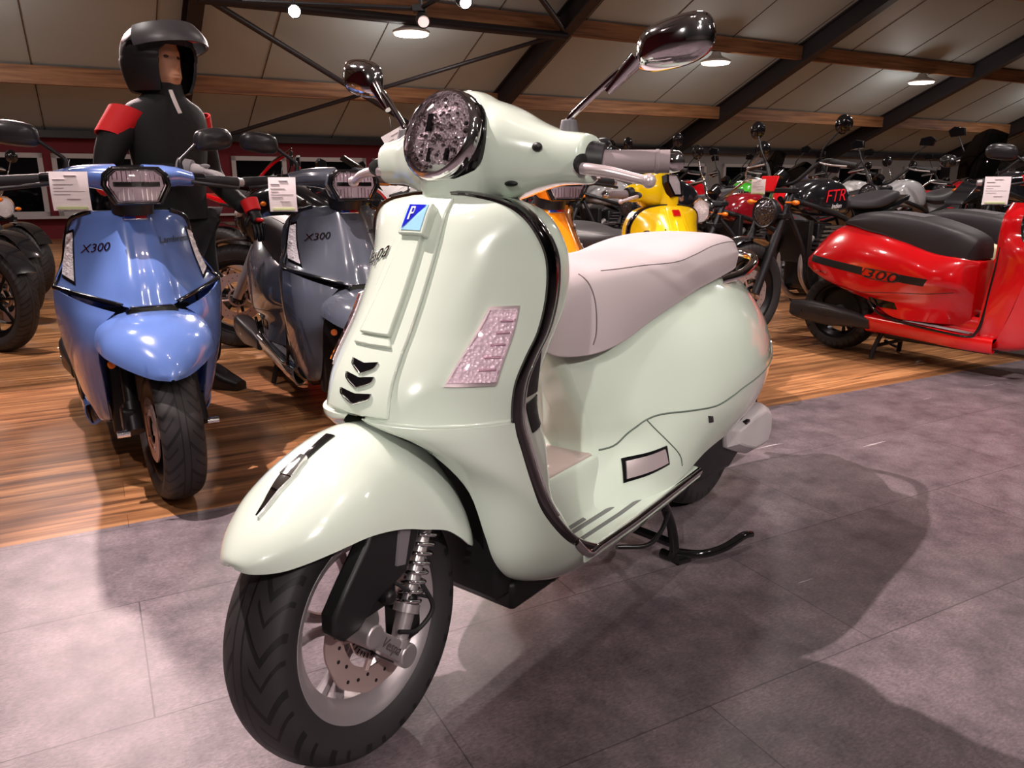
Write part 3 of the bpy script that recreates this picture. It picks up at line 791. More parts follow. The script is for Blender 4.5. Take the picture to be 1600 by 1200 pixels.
    for s in (1, -1):
        m = MB().cyl((-.362, .225 * s, .990), (-.372, .25 * s, .988), .030, .026, 24); m.rotz(sh, HC); m.build('switch_housing', BLK, root, 40)
        m = MB().lathe([(.232, .012), (.232, .020), (.240, .0235), (.246, .0235), (.252, .019), (.345, .0185), (.346, .0195), (.352, .0195), (.353, .0185), (.372, .0185), (.374, .012)] if True else [], 28, 'y', (-.375, 0, .985)); sweep(m)
        if s < 0: m.v = [np.concatenate(m.v) * [1, -1, 1]]
        m.rotz(sh, HC); m.build('grip', RUBG, root, 40)
        m = MB().lathe([(.372, .0175), (.376, .0185), (.388, .0165), (.398, .010), (.400, .001)], 24, 'y', (-.375, 0, .985)); m.lathe([(.236, .018), (.236, .0265), (.243, .0265), (.243, .018)], 24, 'y', (-.375, 0, .985), closed_prof=True); sweep(m)
        if s < 0: m.v = [np.concatenate(m.v) * [1, -1, 1]]
        m.rotz(sh, HC); m.build('chrome_bar_end', CHROME, root, 40)
        m = MB().tube([(-.335, .215 * s, .975), (-.322, .245 * s, .973), (-.328, .285 * s, .968), (-.345, .325 * s, .958), (-.352, .338 * s, .955)], [.010, .0095, .0088, .0078, .0075], 12, smooth=30); m.ball((-.354, .343 * s, .954), .0115, 14)
        m.rotz(sh, HC); m.build('brake_lever', LEVER, root, 60)
        # dark mouth where the lever leaves the cover
        m = MB().ball((-.330, .2365 * s, .980), (.030, .004, .017), 14); m.rotz(sh, HC); m.build('lever_slot', BLK, root, 60)
        # mirror
        b0 = V3(-.357, .19 * s, 1.026)
        m = MB().tube([b0, b0 + [0, 0, .026]], [.0175, .0125], 16); m.rotz(sh, HC); m.build('mirror_boot', mat('grey_boot', (84, 80, 84), .5), root, 30, bevel=.002)
        e = V3(-.385, .297 * s, 1.140)
        m = MB().tube([b0 + [0, 0, .02], b0 + [-.002, .006 * s, .034], b0 + [-.02, .068 * s, .088], e], [.0052, .0055, .0062, .0075], 12, smooth=24)
        m.tube([b0 * .42 + e * .58, b0 * .1 + e * .9, e], [.006, .0125, .014], 14); m.rotz(sh, HC); ms = m.build('mirror_stem', CHROME if hero else BLKG, root, 60)
        # mirror shell: rounded trapezoid bowl
        cx, cy, cz = -.402, .350, 1.160
        ol = [(-.068, -.020), (-.060, .018), (-.035, .036), (.02, .042), (.058, .036), (.070, .010), (.062, -.022), (.03, -.038), (-.02, -.040), (-.055, -.034)]
        ol = cr(np.array(ol) * .90, 44, True)
        rings = []
        for dx, sc in ((-.012, .96), (-.008, 1.0), (.004, .98), (.018, .86), (.028, .62), (.033, .32), (.034, .02)):
            rings.append([(dx, p[0] * sc, p[1] * sc) for p in ol])
        m = MB().grid(np.array(rings), cv=True, capu=True)
        Mx = Matrix.Translation((cx, cy, cz)) @ Matrix.Rotation(R(12), 4, 'Z') @ Matrix.Rotation(R(9), 4, 'X')
        V = np.concatenate(m.v) @ np.array(Mx)[:3, :3].T + np.array(Mx)[:3, 3]
        if s < 0: V = V * [1, -1, 1]
        m.v = [V]; m.rotz(sh, HC); mr = m.build('mirror_shell', CHROME if hero else BLKG, root, 60)
        m = MB().add([(-.0125, p[0] * .93, p[1] * .93) for p in ol], [tuple(range(44))]); V = np.concatenate(m.v) @ np.array(Mx)[:3, :3].T + np.array(Mx)[:3, 3]
        if s < 0: V = V * [1, -1, 1]
        m.v = [V]; m.rotz(sh, HC); m.build('mirror_glass', mat('mirror_glass', (210, 212, 214), .01, 1), mr, 0)
    m = MB()
    for q in ((-.262, .012, .958), (-.272, .028, .946)): m.ball(q, (.006, .0045, .0045), 10)
    m.ball((-.285, .125, .950), (.006, .014, .005), 12); m.ball((-.302, .165, 1.008), (.006, .010, .0075), 12)
    m.rotz(sh, HC); m.build('headset_hole', BLK, root, 60)
    # --- lettering
    if hero:
        text_on(bb, 'Vespa', .062, (-1.475, .485), (-1, .12), (-.1, 1), .003, 'y', 1, .35).build('side_script', CHROME, root, 0)
        text_on(skb, 'Vespa', .040, (-.107, .826), (1, .30), (0, 1), .003, 'x', 1, .35).build('shield_script', CHROME, root, 0)
    return root

SATIN_PL = mat('grey_cover_plastic', (190, 182, 184), .4, .1)
SLOTS = [[(-.274, .752), (-.292, .757), (-.292, .692), (-.252, .693)], [(-.247, .684), (-.286, .683), (-.286, .602), (-.242, .600)], [(-.246, .588), (-.288, .595), (-.302, .536), (-.268, .531)]]
# ------------------------------------------------------------------ angular modern scooter with a six-sided headlight
LAMPS = mat('lamp_silver', (236, 230, 233), .3, .25)
def lambretta(name, label, cat, loc, rz, paint, group=None, steer=0.0, lod=1, stripe=None, lettering=('X300', 'Lambretta'), seatm=None, seatpad=None, exhaust=True, badge_box=True):
    root = thing(name, label, cat, loc, rz, group)
    seatm = seatm or mat('black_vinyl', (46, 43, 46), .5)
    HC = (-.30, 0, 0)
    make_wheel(root, (0, 0, .225), .225, .118, .155, (0, 0, steer), rim_mat=RIMB, disc=-.05, disc_r=.10, tread=TREADS, seg=56)
    # upper shield with a raised spine
    rows = [((-.275, 0, .872), (-.32, .115, .866), 2.0), ((-.262, 0, .862), (-.365, .165, .845), 2.0), ((-.240, 0, .840), (-.392, .180, .815), 2.0),
            ((-.205, 0, .790), (-.395, .192, .765), 2.1), ((-.165, 0, .730), (-.380, .205, .710), 2.1), ((-.125, 0, .66), (-.345, .228, .660), 2.0), ((-.098, 0, .59), (-.312, .240, .645), 1.8), ((-.088, 0, .570), (-.30, .243, .638), 1.7)]
    rr = cr([(*a, *b, p) for a, b, p in rows], 50); G = np.zeros((50, 26, 3))
    for i, q in enumerate(rr):
        sp_w = .018 + .035 * (i / 49.0)                     # the spine widens downwards
        for j, u in enumerate(np.linspace(0, 1, 26)):
            G[i, j] = (q[0] + (q[3] - q[0]) * u ** q[6], q[4] * u, q[2] + (q[5] - q[2]) * u)
            y = G[i, j, 1]; k = 1 / (1 + math.exp((y - sp_w - .03) / .006))
            G[i, j, 0] += .016 * k * (1 - .35 * math.exp(-((y) / (.02)) ** 2))
    G[:, 0, 1] = 0; Gf = mirror_grid(G); sb = MB().grid(Gf).bvh()
    MB().sheet(Gf, .006).build('leg_shield', paint, root, 50)
    # trim line that follows the crease
    e = np.r_[G[:, -1], G[-1][::-1][:-8]]
    m = MB().tube(e[::1], .008, 8); m.mirror(); m.build('shield_trim', BLKG, root, 60)
    e2 = e + V3(-.006, .0, -.014)
    # lower cheek panels
    rows = [((-.10, .10, .575), (-.305, .243, .636)), ((-.105, .135, .535), (-.315, .245, .56)), ((-.12, .155, .45), (-.345, .236, .46)), ((-.165, .150, .36), (-.375, .217, .36)), ((-.205, .145, .28), (-.405, .200, .28)), ((-.26, .14, .215), (-.43, .182, .22)), ((-.31, .14, .190), (-.46, .165, .185)), ((-.38, .11, .165), (-.50, .15, .165))]
    rr = cr([(*a, *b) for a, b in rows], 40); L = np.zeros((40, 14, 3))
    for i, q in enumerate(rr):
        for j, u in enumerate(np.linspace(0, 1, 14)):
            L[i, j] = q[:3] + (q[3:6] - q[:3]) * u; L[i, j, 0] += .035 * sin(pi * u) ; L[i, j, 1] += .010 * sin(pi * u)
    m = MB(); m.sheet(L, -.005); cb = MB().grid(L).bvh(); m.mirror()
    m.build('cheek_panel', paint, root, 50)
    m = MB()
    for k in range(3):
        patch(cb, [(.175 + .0, .300 - .013 * k), (.215, .296 - .013 * k), (.215, .288 - .013 * k), (.175, .292 - .013 * k)], 6, 3, .0015, .002, 'x', mb=m)
    m.mirror(); q = m.build('red_stripe', mat('red_sticker', (190, 20, 50), .4), root, 30)
    # inner side behind the shield
    rows = []
    for z, ye, xe in ((.86, .12, -.33), (.80, .182, -.392), (.72, .20, -.380), (.645, .238, -.32), (.56, .240, -.318), (.45, .230, -.35), (.35, .210, -.382), (.27, .192, -.41), (.22, .175, -.43)):
        rb = -.475 if z > .58 else -.475 - (.58 - z) * .12
        rows.append([(xe, ye, z), ((xe + rb) / 2, ye - .004, z), (rb, min(ye, .20), z), (rb - .012, min(ye, .20) - .02, z), (rb - .01, .08, z), (rb - .008, 0, z)])
    Bg = dense(rows, 36, 24); Bf = mirror_grid(Bg[:, ::-1]); MB().sheet(Bf, .004).build('inner_leg_shield', paint, root, 50)
    m = MB()
    for k in range(7):
        for s in (1, -1): m.box((-.492, s * (.04 + .02 * k), .50), (.010, .008, .20), rot=('Y', R(-6)))
    m.build('ribbed_panel', paint, root, 30); root.children[-1]['kind'] = 'stuff'
    m = MB().tube([(-.470, .201, .66), (-.475, .201, .60), (-.485, .203, .48), (-.50, .202, .32), (-.52, .202, .245), (-.56, .202, .215), (-.72, .203, .222), (-.92, .203, .245), (-1.03, .203, .275), (-1.09, .203, .335)], .007, 8, smooth=60); m.mirror(); m.build('edge_strip', BLKG, root, 60)
    # slot under the shield
    m = MB().prism([(-.075, .575), (-.058, .592), (.058, .592), (.075, .575), (.055, .560), (-.055, .560)], .05, (-.088, 0, 0), (0, 1, 0), (0, 0, 1)); m.build('air_slot', BLKG, root, 30, bevel=.004)
    # fixed fender
    crest = cr([(.192, 0, .415), (.185, 0, .435), (.155, 0, .482), (.10, 0, .530), (.03, 0, .558), (-.04, 0, .57), (-.10, 0, .575)], 40)
    edg = cr([(.192, .004, .412), (.17, .045, .418), (.13, .088, .434), (.08, .125, .452), (.02, .150, .465), (-.05, .160, .475), (-.115, .163, .48)], 40)
    G2 = np.zeros((40, 16, 3))
    for i in range(40):
        c, e = crest[i], edg[i]
        for j, t in enumerate(np.linspace(0, pi / 2, 16)):
            G2[i, j] = (c[0] + (e[0] - c[0]) * sin(t) ** 1.5, e[1] * sin(t) ** .85, e[2] + (c[2] - e[2]) * cos(t) ** .8)
    G2[:, 0, 1] = 0; MB().sheet(mirror_grid(G2), .004).build('front_fender', paint, root, 60)
    # fork
    m = MB()
    for s in (1, -1):
        m.tube([(-.16, .085 * s, .50), (-.085, .090 * s, .36), (-.03, .092 * s, .27)], .020, 12); m.tube([(-.055, .092 * s, .30), (.0, .092 * s, .225)], .026, 12)
    m.build('fork_leg', DARKM, root, 60)
    MB().box((-.045, -.105, .255), (.075, .04, .075)).build('brake_caliper', DARKM, root, 30, bevel=.008)
    for s in (1, -1):
        MB().cyl((0, .11 * s, .225), (0, .145 * s, .225), .012).build('axle_nut', CHROME, root, 30)
    for s in (1, -1): MB().cyl((-.095, .125 * s, .42), (-.085, .13 * s, .42), .012).build('amber_reflector', ORANGE, root, 30)
    MB().box((-.27, 0, .36), (.05, .27, .42)).build('wheel_arch_liner', BLK, root, 30, bevel=.01)
    # lamps along the shield edges
    for s in (1, -1):
        cs = [(.168 * s, .800), (.184 * s, .792), (.213 * s, .672), (.187 * s, .655)]
        patch(sb, [tuple(np.mean(cs, 0) + (np.array(c) - np.mean(cs, 0)) * 1.15) for c in cs], 14, 6, .003, .006).build('lamp_surround', BLKG, root, 30)
        sg = patch(sb, cs, 14, 6, .005, .004).build('turn_signal', FACET2, root, 30)
        m = MB()
        for k in range(5):
            t = (k + .5) / 5; q = np.mean([np.array(cs[0]) * (1 - t) + np.array(cs[3]) * t, np.array(cs[1]) * (1 - t) + np.array(cs[2]) * t], 0)
            m.ball(hit(sb, q[0], q[1], .006), .006, 8)
        m.build('signal_cell', mat('white_cell', (240, 232, 235), .3), sg, 60)
    # badge under the headlight
    bd = patch(sb, [(-.034, .856), (.034, .856), (.034, .838), (-.034, .838)], 10, 5, .008, .01).build('shield_badge', CHROME, root, 30, bevel=.002)
    patch(sb, [(-.030, .854), (.030, .854), (.030, .848), (-.030, .848)], 8, 4, .0095, .003).build('badge_red', mat('badge_red', (190, 30, 34), .3, coat=1), bd, 30)
    patch(sb, [(-.030, .846), (.0, .846), (.0, .840), (-.030, .840)], 8, 4, .0095, .003).build('badge_blue_half', mat('badge_navy', (40, 70, 170), .3, coat=1), bd, 30)
    patch(sb, [(.0, .846), (.030, .846), (.030, .840), (.0, .840)], 8, 4, .0095, .003).build('badge_red_half', mat('badge_red', (190, 30, 34)), bd, 30)
    if lettering[0]: text_on(sb, lettering[0], .034, (-.120, .755), (1, .16), (0, 1), .003, 'x', 1, .4).build('chrome_lettering', CHROME, root, 0)
    if lettering[1]: text_on(sb, lettering[1], .028, (.115, .775), (1, -.02), (0, 1), .003, 'x', 1, .1).build('dark_lettering', BLK, root, 0)
    # headset
    hx = [(-.060, .994), (.060, .994), (.083, .975), (.088, .945), (.060, .893), (-.060, .893), (-.088, .945), (-.083, .975)]
    def hexr(x, sc, sz=None, c=.943):
        return [(x, p[0] * sc, c + (p[1] - c) * (sz or sc)) for p in hx]
    m = MB(); m.grid([hexr(-.168, 1.0), hexr(-.19, 1.06), hexr(-.24, 1.02), hexr(-.31, .9), hexr(-.36, .6)], cv=True, capu=True); m.rotz(steer, HC); hh = m.build('headset', paint, root, 30, bevel=.006)
    m = MB(); m.grid([hexr(-.174, 1.10), hexr(-.158, 1.12), hexr(-.150, 1.02), hexr(-.156, .93)], cv=True); m.rotz(steer, HC); m.build('headlight_frame', BLKG, hh, 30, bevel=.003)
    m = MB(); m.grid([hexr(-.158, .93), hexr(-.172, .85), hexr(-.176, .3)], cv=True, capu=True)
    m.box((-.166, 0, .975), (.014, .012, .045)); m.box((-.166, 0, .922), (.014, .012, .04)); m.rotz(steer, HC); hl = m.build('headlight_reflector', LAMPS, root, 30)
    m = MB()
    for k in range(11):
        for zz in (.972, .918):
            if abs(k - 5) > 0: m.box((-.163, -.065 + .013 * k, zz), (.012, .0025, .034 if abs(k - 5) < 4 else .022))
    m.rotz(steer, HC); m.build('reflector_rib', CHROME, hl, 0)
    m = MB().grid([hexr(-.1565, .96), hexr(-.155, .90), hexr(-.157, .86)], cv=True); m.rotz(steer, HC); m.build('inner_lamp_trim', CHROME, hl, 30)
    m = MB().box((-.160, 0, .948), (.010, .13, .014)); m.rotz(steer, HC); m.build('headlight_bar', BLKG, hl, 30)
    m = MB().grid([hexr(-.154, .94), hexr(-.148, .8), hexr(-.146, .1)], cv=True, capu=True); m.rotz(steer, HC); m.build('headlight_lens', CLEAR, hl, 30)
    m = MB()
    P = []
    for y, x, z, hxx, hz in ((.04, -.27, .965, .07, .045), (.10, -.28, .972, .055, .036), (.15, -.30, .972, .045, .030), (.195, -.325, .965, .032, .024), (.20, -.325, .965, .03, .022)):
        P.append([(x + hxx * cos(t), y, z + hz * sin(t)) for t in np.linspace(0, 2 * pi, 20, endpoint=False)])
    m.grid(np.array(P), cv=True, capu=True); m.mirror(); m.rotz(steer, HC); m.build('handlebar_cowl', paint, root, 50)
    m = MB().tube([(-.27, 0, .95), (-.28, 0, .86)], [.07, .06], 20); m.rotz(steer, HC); m.build('steering_neck', BLK, root, 50)
    for s in (1, -1):
        m = MB().cyl((-.325, .19 * s, .965), (-.335, .235 * s, .962), .021); m.rotz(steer, HC); m.build('switch_housing', BLKG, root, 40)
        m = MB().cyl((-.335, .235 * s, .962), (-.355, .355 * s, .955), .0175); m.rotz(steer, HC); m.build('grip', RUBB, root, 40)
        m = MB().cyl((-.355, .355 * s, .955), (-.358, .375 * s, .9535), .016, .013); m.rotz(steer, HC); m.build('bar_end', SATIN, root, 40)
        m = MB().tube([(-.295, .19 * s, .955), (-.285, .26 * s, .945), (-.305, .345 * s, .935)], [.007, .0065, .006], 10, smooth=20); m.rotz(steer, HC); m.build('brake_lever', BLK, root, 60)
        b0 = V3(-.315, .165 * s, .99)
        m = MB().tube([b0, b0 + [0, 0, .03], b0 + [-.01, .02 * s, .05], b0 + [-.04, .085 * s, .105]], [.011, .007, .006, .007], 10, smooth=20); m.rotz(steer, HC); ms = m.build('mirror_stem', DARKM, root, 60)
        ol = cr([(-.065, -.022), (-.058, .02), (-.03, .034), (.03, .036), (.062, .022), (.070, -.006), (.05, -.032), (-.03, -.036)], 36, True)
        rings = [[(dx, p[0] * sc, p[1] * sc) for p in ol] for dx, sc in ((-.010, .96), (-.006, 1.0), (.004, .98), (.016, .84), (.024, .55), (.026, .02))]
        Mx = Matrix.Translation((-.355, .285, 1.095)) @ Matrix.Rotation(R(12), 4, 'Z') @ Matrix.Rotation(R(6), 4, 'X')
        m = MB().grid(np.array(rings), cv=True, capu=True); V = np.concatenate(m.v) @ np.array(Mx)[:3, :3].T + np.array(Mx)[:3, 3]
        if s < 0: V = V * [1, -1, 1]
        m.v = [V]; m.rotz(steer, HC); m.build('mirror_shell', mat('satin_black', (40, 38, 40), .3), root, 60)
    # floor
    prof = []
    for x in np.linspace(-.44, -1.10, 20):
        zf = .218 + max(0, -x - .60) * .06; tun = .30 if x > -.64 else .30
        prof.append([(x, 0, tun), (x, .07, tun - .004), (x, .092, tun - .02), (x, .108, zf + .01), (x, .13, zf), (x, .19, zf), (x, .202, zf - .01), (x, .200, zf - .04), (x, .185, zf - .07), (x, .16, .16)])
    Fg = np.array([cr(p, 30) for p in prof]); Fg[:, 0, 1] = 0; MB().sheet(mirror_grid(Fg), .004).build('floorboard', paint, root, 40)
    m = MB(); m.tube([(-.56, .165, .226), (-.90, .165, .246)], .016, 8, flat=.25); m.tube([(-.56, .135, .226), (-.85, .135, .243)], .008, 8, flat=.3); m.mirror(); m.build('floor_strip', mat('grey_strip', (140, 136, 138), .4), root, 40)
    m = MB().ball((-.55, 0, .292), (.115, .085, .022), 24); m.build('fuel_cap_tray', BLKG, root, 60)
    m = MB().prism([(-.62, -.02), (-.60, .02), (-.52, .025), (-.49, -.01), (-.53, -.03)], .008, (0, 0, .315), (1, 0, 0), (0, 1, 0)); m.build('tray_emblem', SATIN, root, 30)
    # rear body
    st = [
        (-.60, [(0, .575), (.06, .575), (.088, .56), (.092, .50), (.095, .44), (.095, .38), (.095, .32), (.098, .25)]),
        (-.68, [(0, .60), (.08, .60), (.125, .58), (.150, .52), (.158, .45), (.130, .405), (.112, .33), (.115, .25)]),
        (-.80, [(0, .62), (.09, .62), (.145, .60), (.190, .53), (.200, .46), (.170, .398), (.150, .33), (.158, .25)]),
        (-.95, [(0, .67), (.09, .67), (.150, .65), (.200, .57), (.214, .48), (.200, .388), (.180, .34), (.190, .26)]),
        (-1.10, [(0, .71), (.085, .71), (.140, .69), (.195, .60), (.212, .50), (.208, .385), (.185, .352), (.17, .33)]),
        (-1.25, [(0, .735), (.075, .735), (.125, .71), (.178, .61), (.195, .51), (.190, .405), (.165, .375), (.14, .36)]),
        (-1.38, [(0, .715), (.06, .71), (.105, .68), (.150, .60), (.168, .52), (.163, .43), (.140, .405), (.12, .40)]),
        (-1.48, [(0, .64), (.05, .635), (.085, .61), (.120, .57), (.138, .52), (.132, .46), (.11, .44), (.09, .435)]),
        (-1.545, [(0, .555), (.04, .552), (.065, .545), (.09, .53), (.10, .505), (.095, .48), (.08, .47), (.06, .465)])]
    Bg = rear_body_grid(st, 60, 34); Bf = mirror_grid(Bg); bm_ = MB().grid(Bf); bb = bm_.bvh()
    m = MB(); m.sheet(Bf, -.004)
    fr = Bg[0]; q1 = fr.copy(); q1[:, 0] += .006; q1[:, 1] *= .8; q2 = fr.copy(); q2[:, 0] += .008; q2[:, 1] = 0
    m.grid(mirror_grid(np.array([fr, q1, q2])))
    fr = Bg[-1]; q1 = fr.copy(); q1[:, 0] -= .004; q1[:, 1] *= .7; q2 = fr.copy(); q2[:, 0] -= .005; q2[:, 1] = 0
    m.grid(mirror_grid(np.array([fr, q1, q2])), flip=True)
    body = m.build('rear_body', paint, root, 50)
    MB().box((-1.545, 0, .51), (.02, .13, .045)).build('tail_light', REDL, root, 30, bevel=.008)
    m = MB(); m2 = MB()
    for s in (1, -1):
        line_on(bb, [(-.68, .415), (-.80, .398), (-.95, .390), (-1.16, .372)], .0018, 0, 'y', s, 30, m)
        patch(bb, [(-.955, .315 + .02), (-1.10, .342 + .01), (-1.085, .305), (-.935, .300)], 10, 4, .003, .005, 'y', s, m2)
    m.build('panel_gap', BLK, body, 60); m2.build('footpeg_panel', BLKG, root, 30)
    if stripe:
        m = MB()
        for s in (1, -1):
            patch(bb, [(-1.50, .548), (-1.14, .510), (-1.14, .468), (-1.50, .510)], 24, 4, .002, .002, 'y', s, m)
            patch(bb, [(-.93, .490), (-.79, .475), (-.81, .438), (-.945, .450)], 12, 4, .002, .002, 'y', s, m)
            for z0 in (.0,):
                line_on(bb, [(-1.12, .507), (-.94, .490), (-.955, .446), (-1.13, .464), (-1.12, .507)], .002, .002, 'y', s, 60, m)
        m.build('black_stripe', BLK, body, 30)
        for s in (1, -1):
            text_on(bb, '300', .068, (-1.037, .473), (-s, s * .10) if False else ((1, -.10) if s < 0 else (-1, .10)), (.05 * 0, 1), .004, 'y', s, .25, wide=1.9).build('number_lettering', BLK, body, 0)
            text_on(bb, 'Lambretta', .022, (-1.42, .462), (1, -.06) if s < 0 else (-1, .06), (0, 1), .003, 'y', s, .1).build('side_lettering', CHROME, body, 0)
    # seat
    S = [(-.600, .05, .66, .585), (-.625, .09, .69, .58), (-.69, .12, .722, .582), (-.78, .138, .752, .592), (-.88, .148, .778, .62), (-.97, .150, .792, .652), (-1.07, .150, .803, .682), (-1.17, .145, .803, .70), (-1.26, .128, .790, .72), (-1.33, .095, .762, .73), (-1.355, .05, .748, .735)]
    rows = []
    for x, w, t, b_ in S:
        h = t - b_
        rows.append([(x, 0, t), (x, .4 * w, t - .001), (x, .75 * w, t - .008), (x, .95 * w, t - .026), (x, 1.02 * w, t - .5 * h), (x, 1.0 * w, b_ + .01), (x, .9 * w, b_), (x, 0, b_ + .003)])
    Sg = dense(rows, 46, 34); Sg[:, 0, 1] = 0; Sg[:, -1, 1] = 0
    Sf = np.concatenate([Sg, (Sg * [1, -1, 1])[:, ::-1][:, 1:-1]], 1)
    so = MB().grid(Sf, cv=True, capu=True).build('seat', seatm, root, 70); stb = MB().grid(Sf, cv=True).bvh()
    patch(stb, [(-.90, .09), (-1.08, .10), (-1.08, -.10), (-.90, -.09)], 14, 14, .002, .006, 'z').build('seat_pad', seatpad or mat('grey_vinyl', (86, 82, 86), .55), so, 50)
    # exhaust and engine
    make_wheel(root, (-1.36, 0, .225), .225, .135, .155, (0, .3, 0), rim_mat=RIMB, tread=TREADS, seg=56)
    m = MB(); m.prism([(-1.06, .30), (-1.15, .36), (-1.35, .38), (-1.5, .36), (-1.48, .26), (-1.3, .17), (-1.1, .18)], .15, (0, .07, 0), (1, 0, 0), (0, 0, 1)); m.build('engine_block', BLK, root, 30, bevel=.012)
    m = MB(); A = [(-1.07, .205, .030), (-1.15, .215, .042), (-1.30, .222, .062), (-1.45, .232, .062), (-1.54, .235, .050), (-1.56, .236, .04)]
    G4 = []
    for x, z, r in A: G4.append([(x, -.19 + r * .75 * np.sign(cos(t)) * abs(cos(t)) ** .6, z + r * .95 * np.sign(sin(t)) * abs(sin(t)) ** .6) for t in np.linspace(0, 2 * pi, 24, endpoint=False)])
    m.grid(np.array(G4), cv=True, capu=True); sl = m.build('silencer', mat('satin_black', (40, 38, 40), .3), root, 40)
    m = MB(); m.cyl((-1.30, -.236, .225), (-1.30, -.240, .225), .006); m.cyl((-1.46, -.236, .235), (-1.46, -.242, .235), .006); m.build('heat_shield_screw', CHROME, sl, 30)
    m = MB()
    for s in (1, -1): m.tube([(-1.02, .10 * s, .20), (-1.05, .13 * s, .10), (-1.065, .15 * s, .012)], .013, 10, smooth=16)
    m.tube([(-1.05, .13, .08), (-1.05, -.13, .08)], .011, 8); m.tube([(-1.06, .15, .03), (-1.12, .19, .03), (-1.18, .20, .05)], .009, 8, smooth=12); m.build('centre_stand', BLK, root, 60)
    MB().box((-.75, 0, .15), (.55, .24, .05)).build('underfloor_frame', BLK, root, 30, bevel=.01)
    return root
# ------------------------------------------------------------------ motorcycles
MP = mat('moto_paint', (22, 22, 25), .15, coat=1)
MP2 = mat('moto_paint_two', (30, 30, 33), .2, coat=1)
ENG = mat('engine_alloy', (120, 116, 118), .35, .8)
ENGB = mat('engine_black', (34, 33, 36), .4, .3)
SEATB = mat('black_vinyl', (46, 43, 46), .5)
SCREEN = clear_mat('smoked_screen', (96, 98, 106))

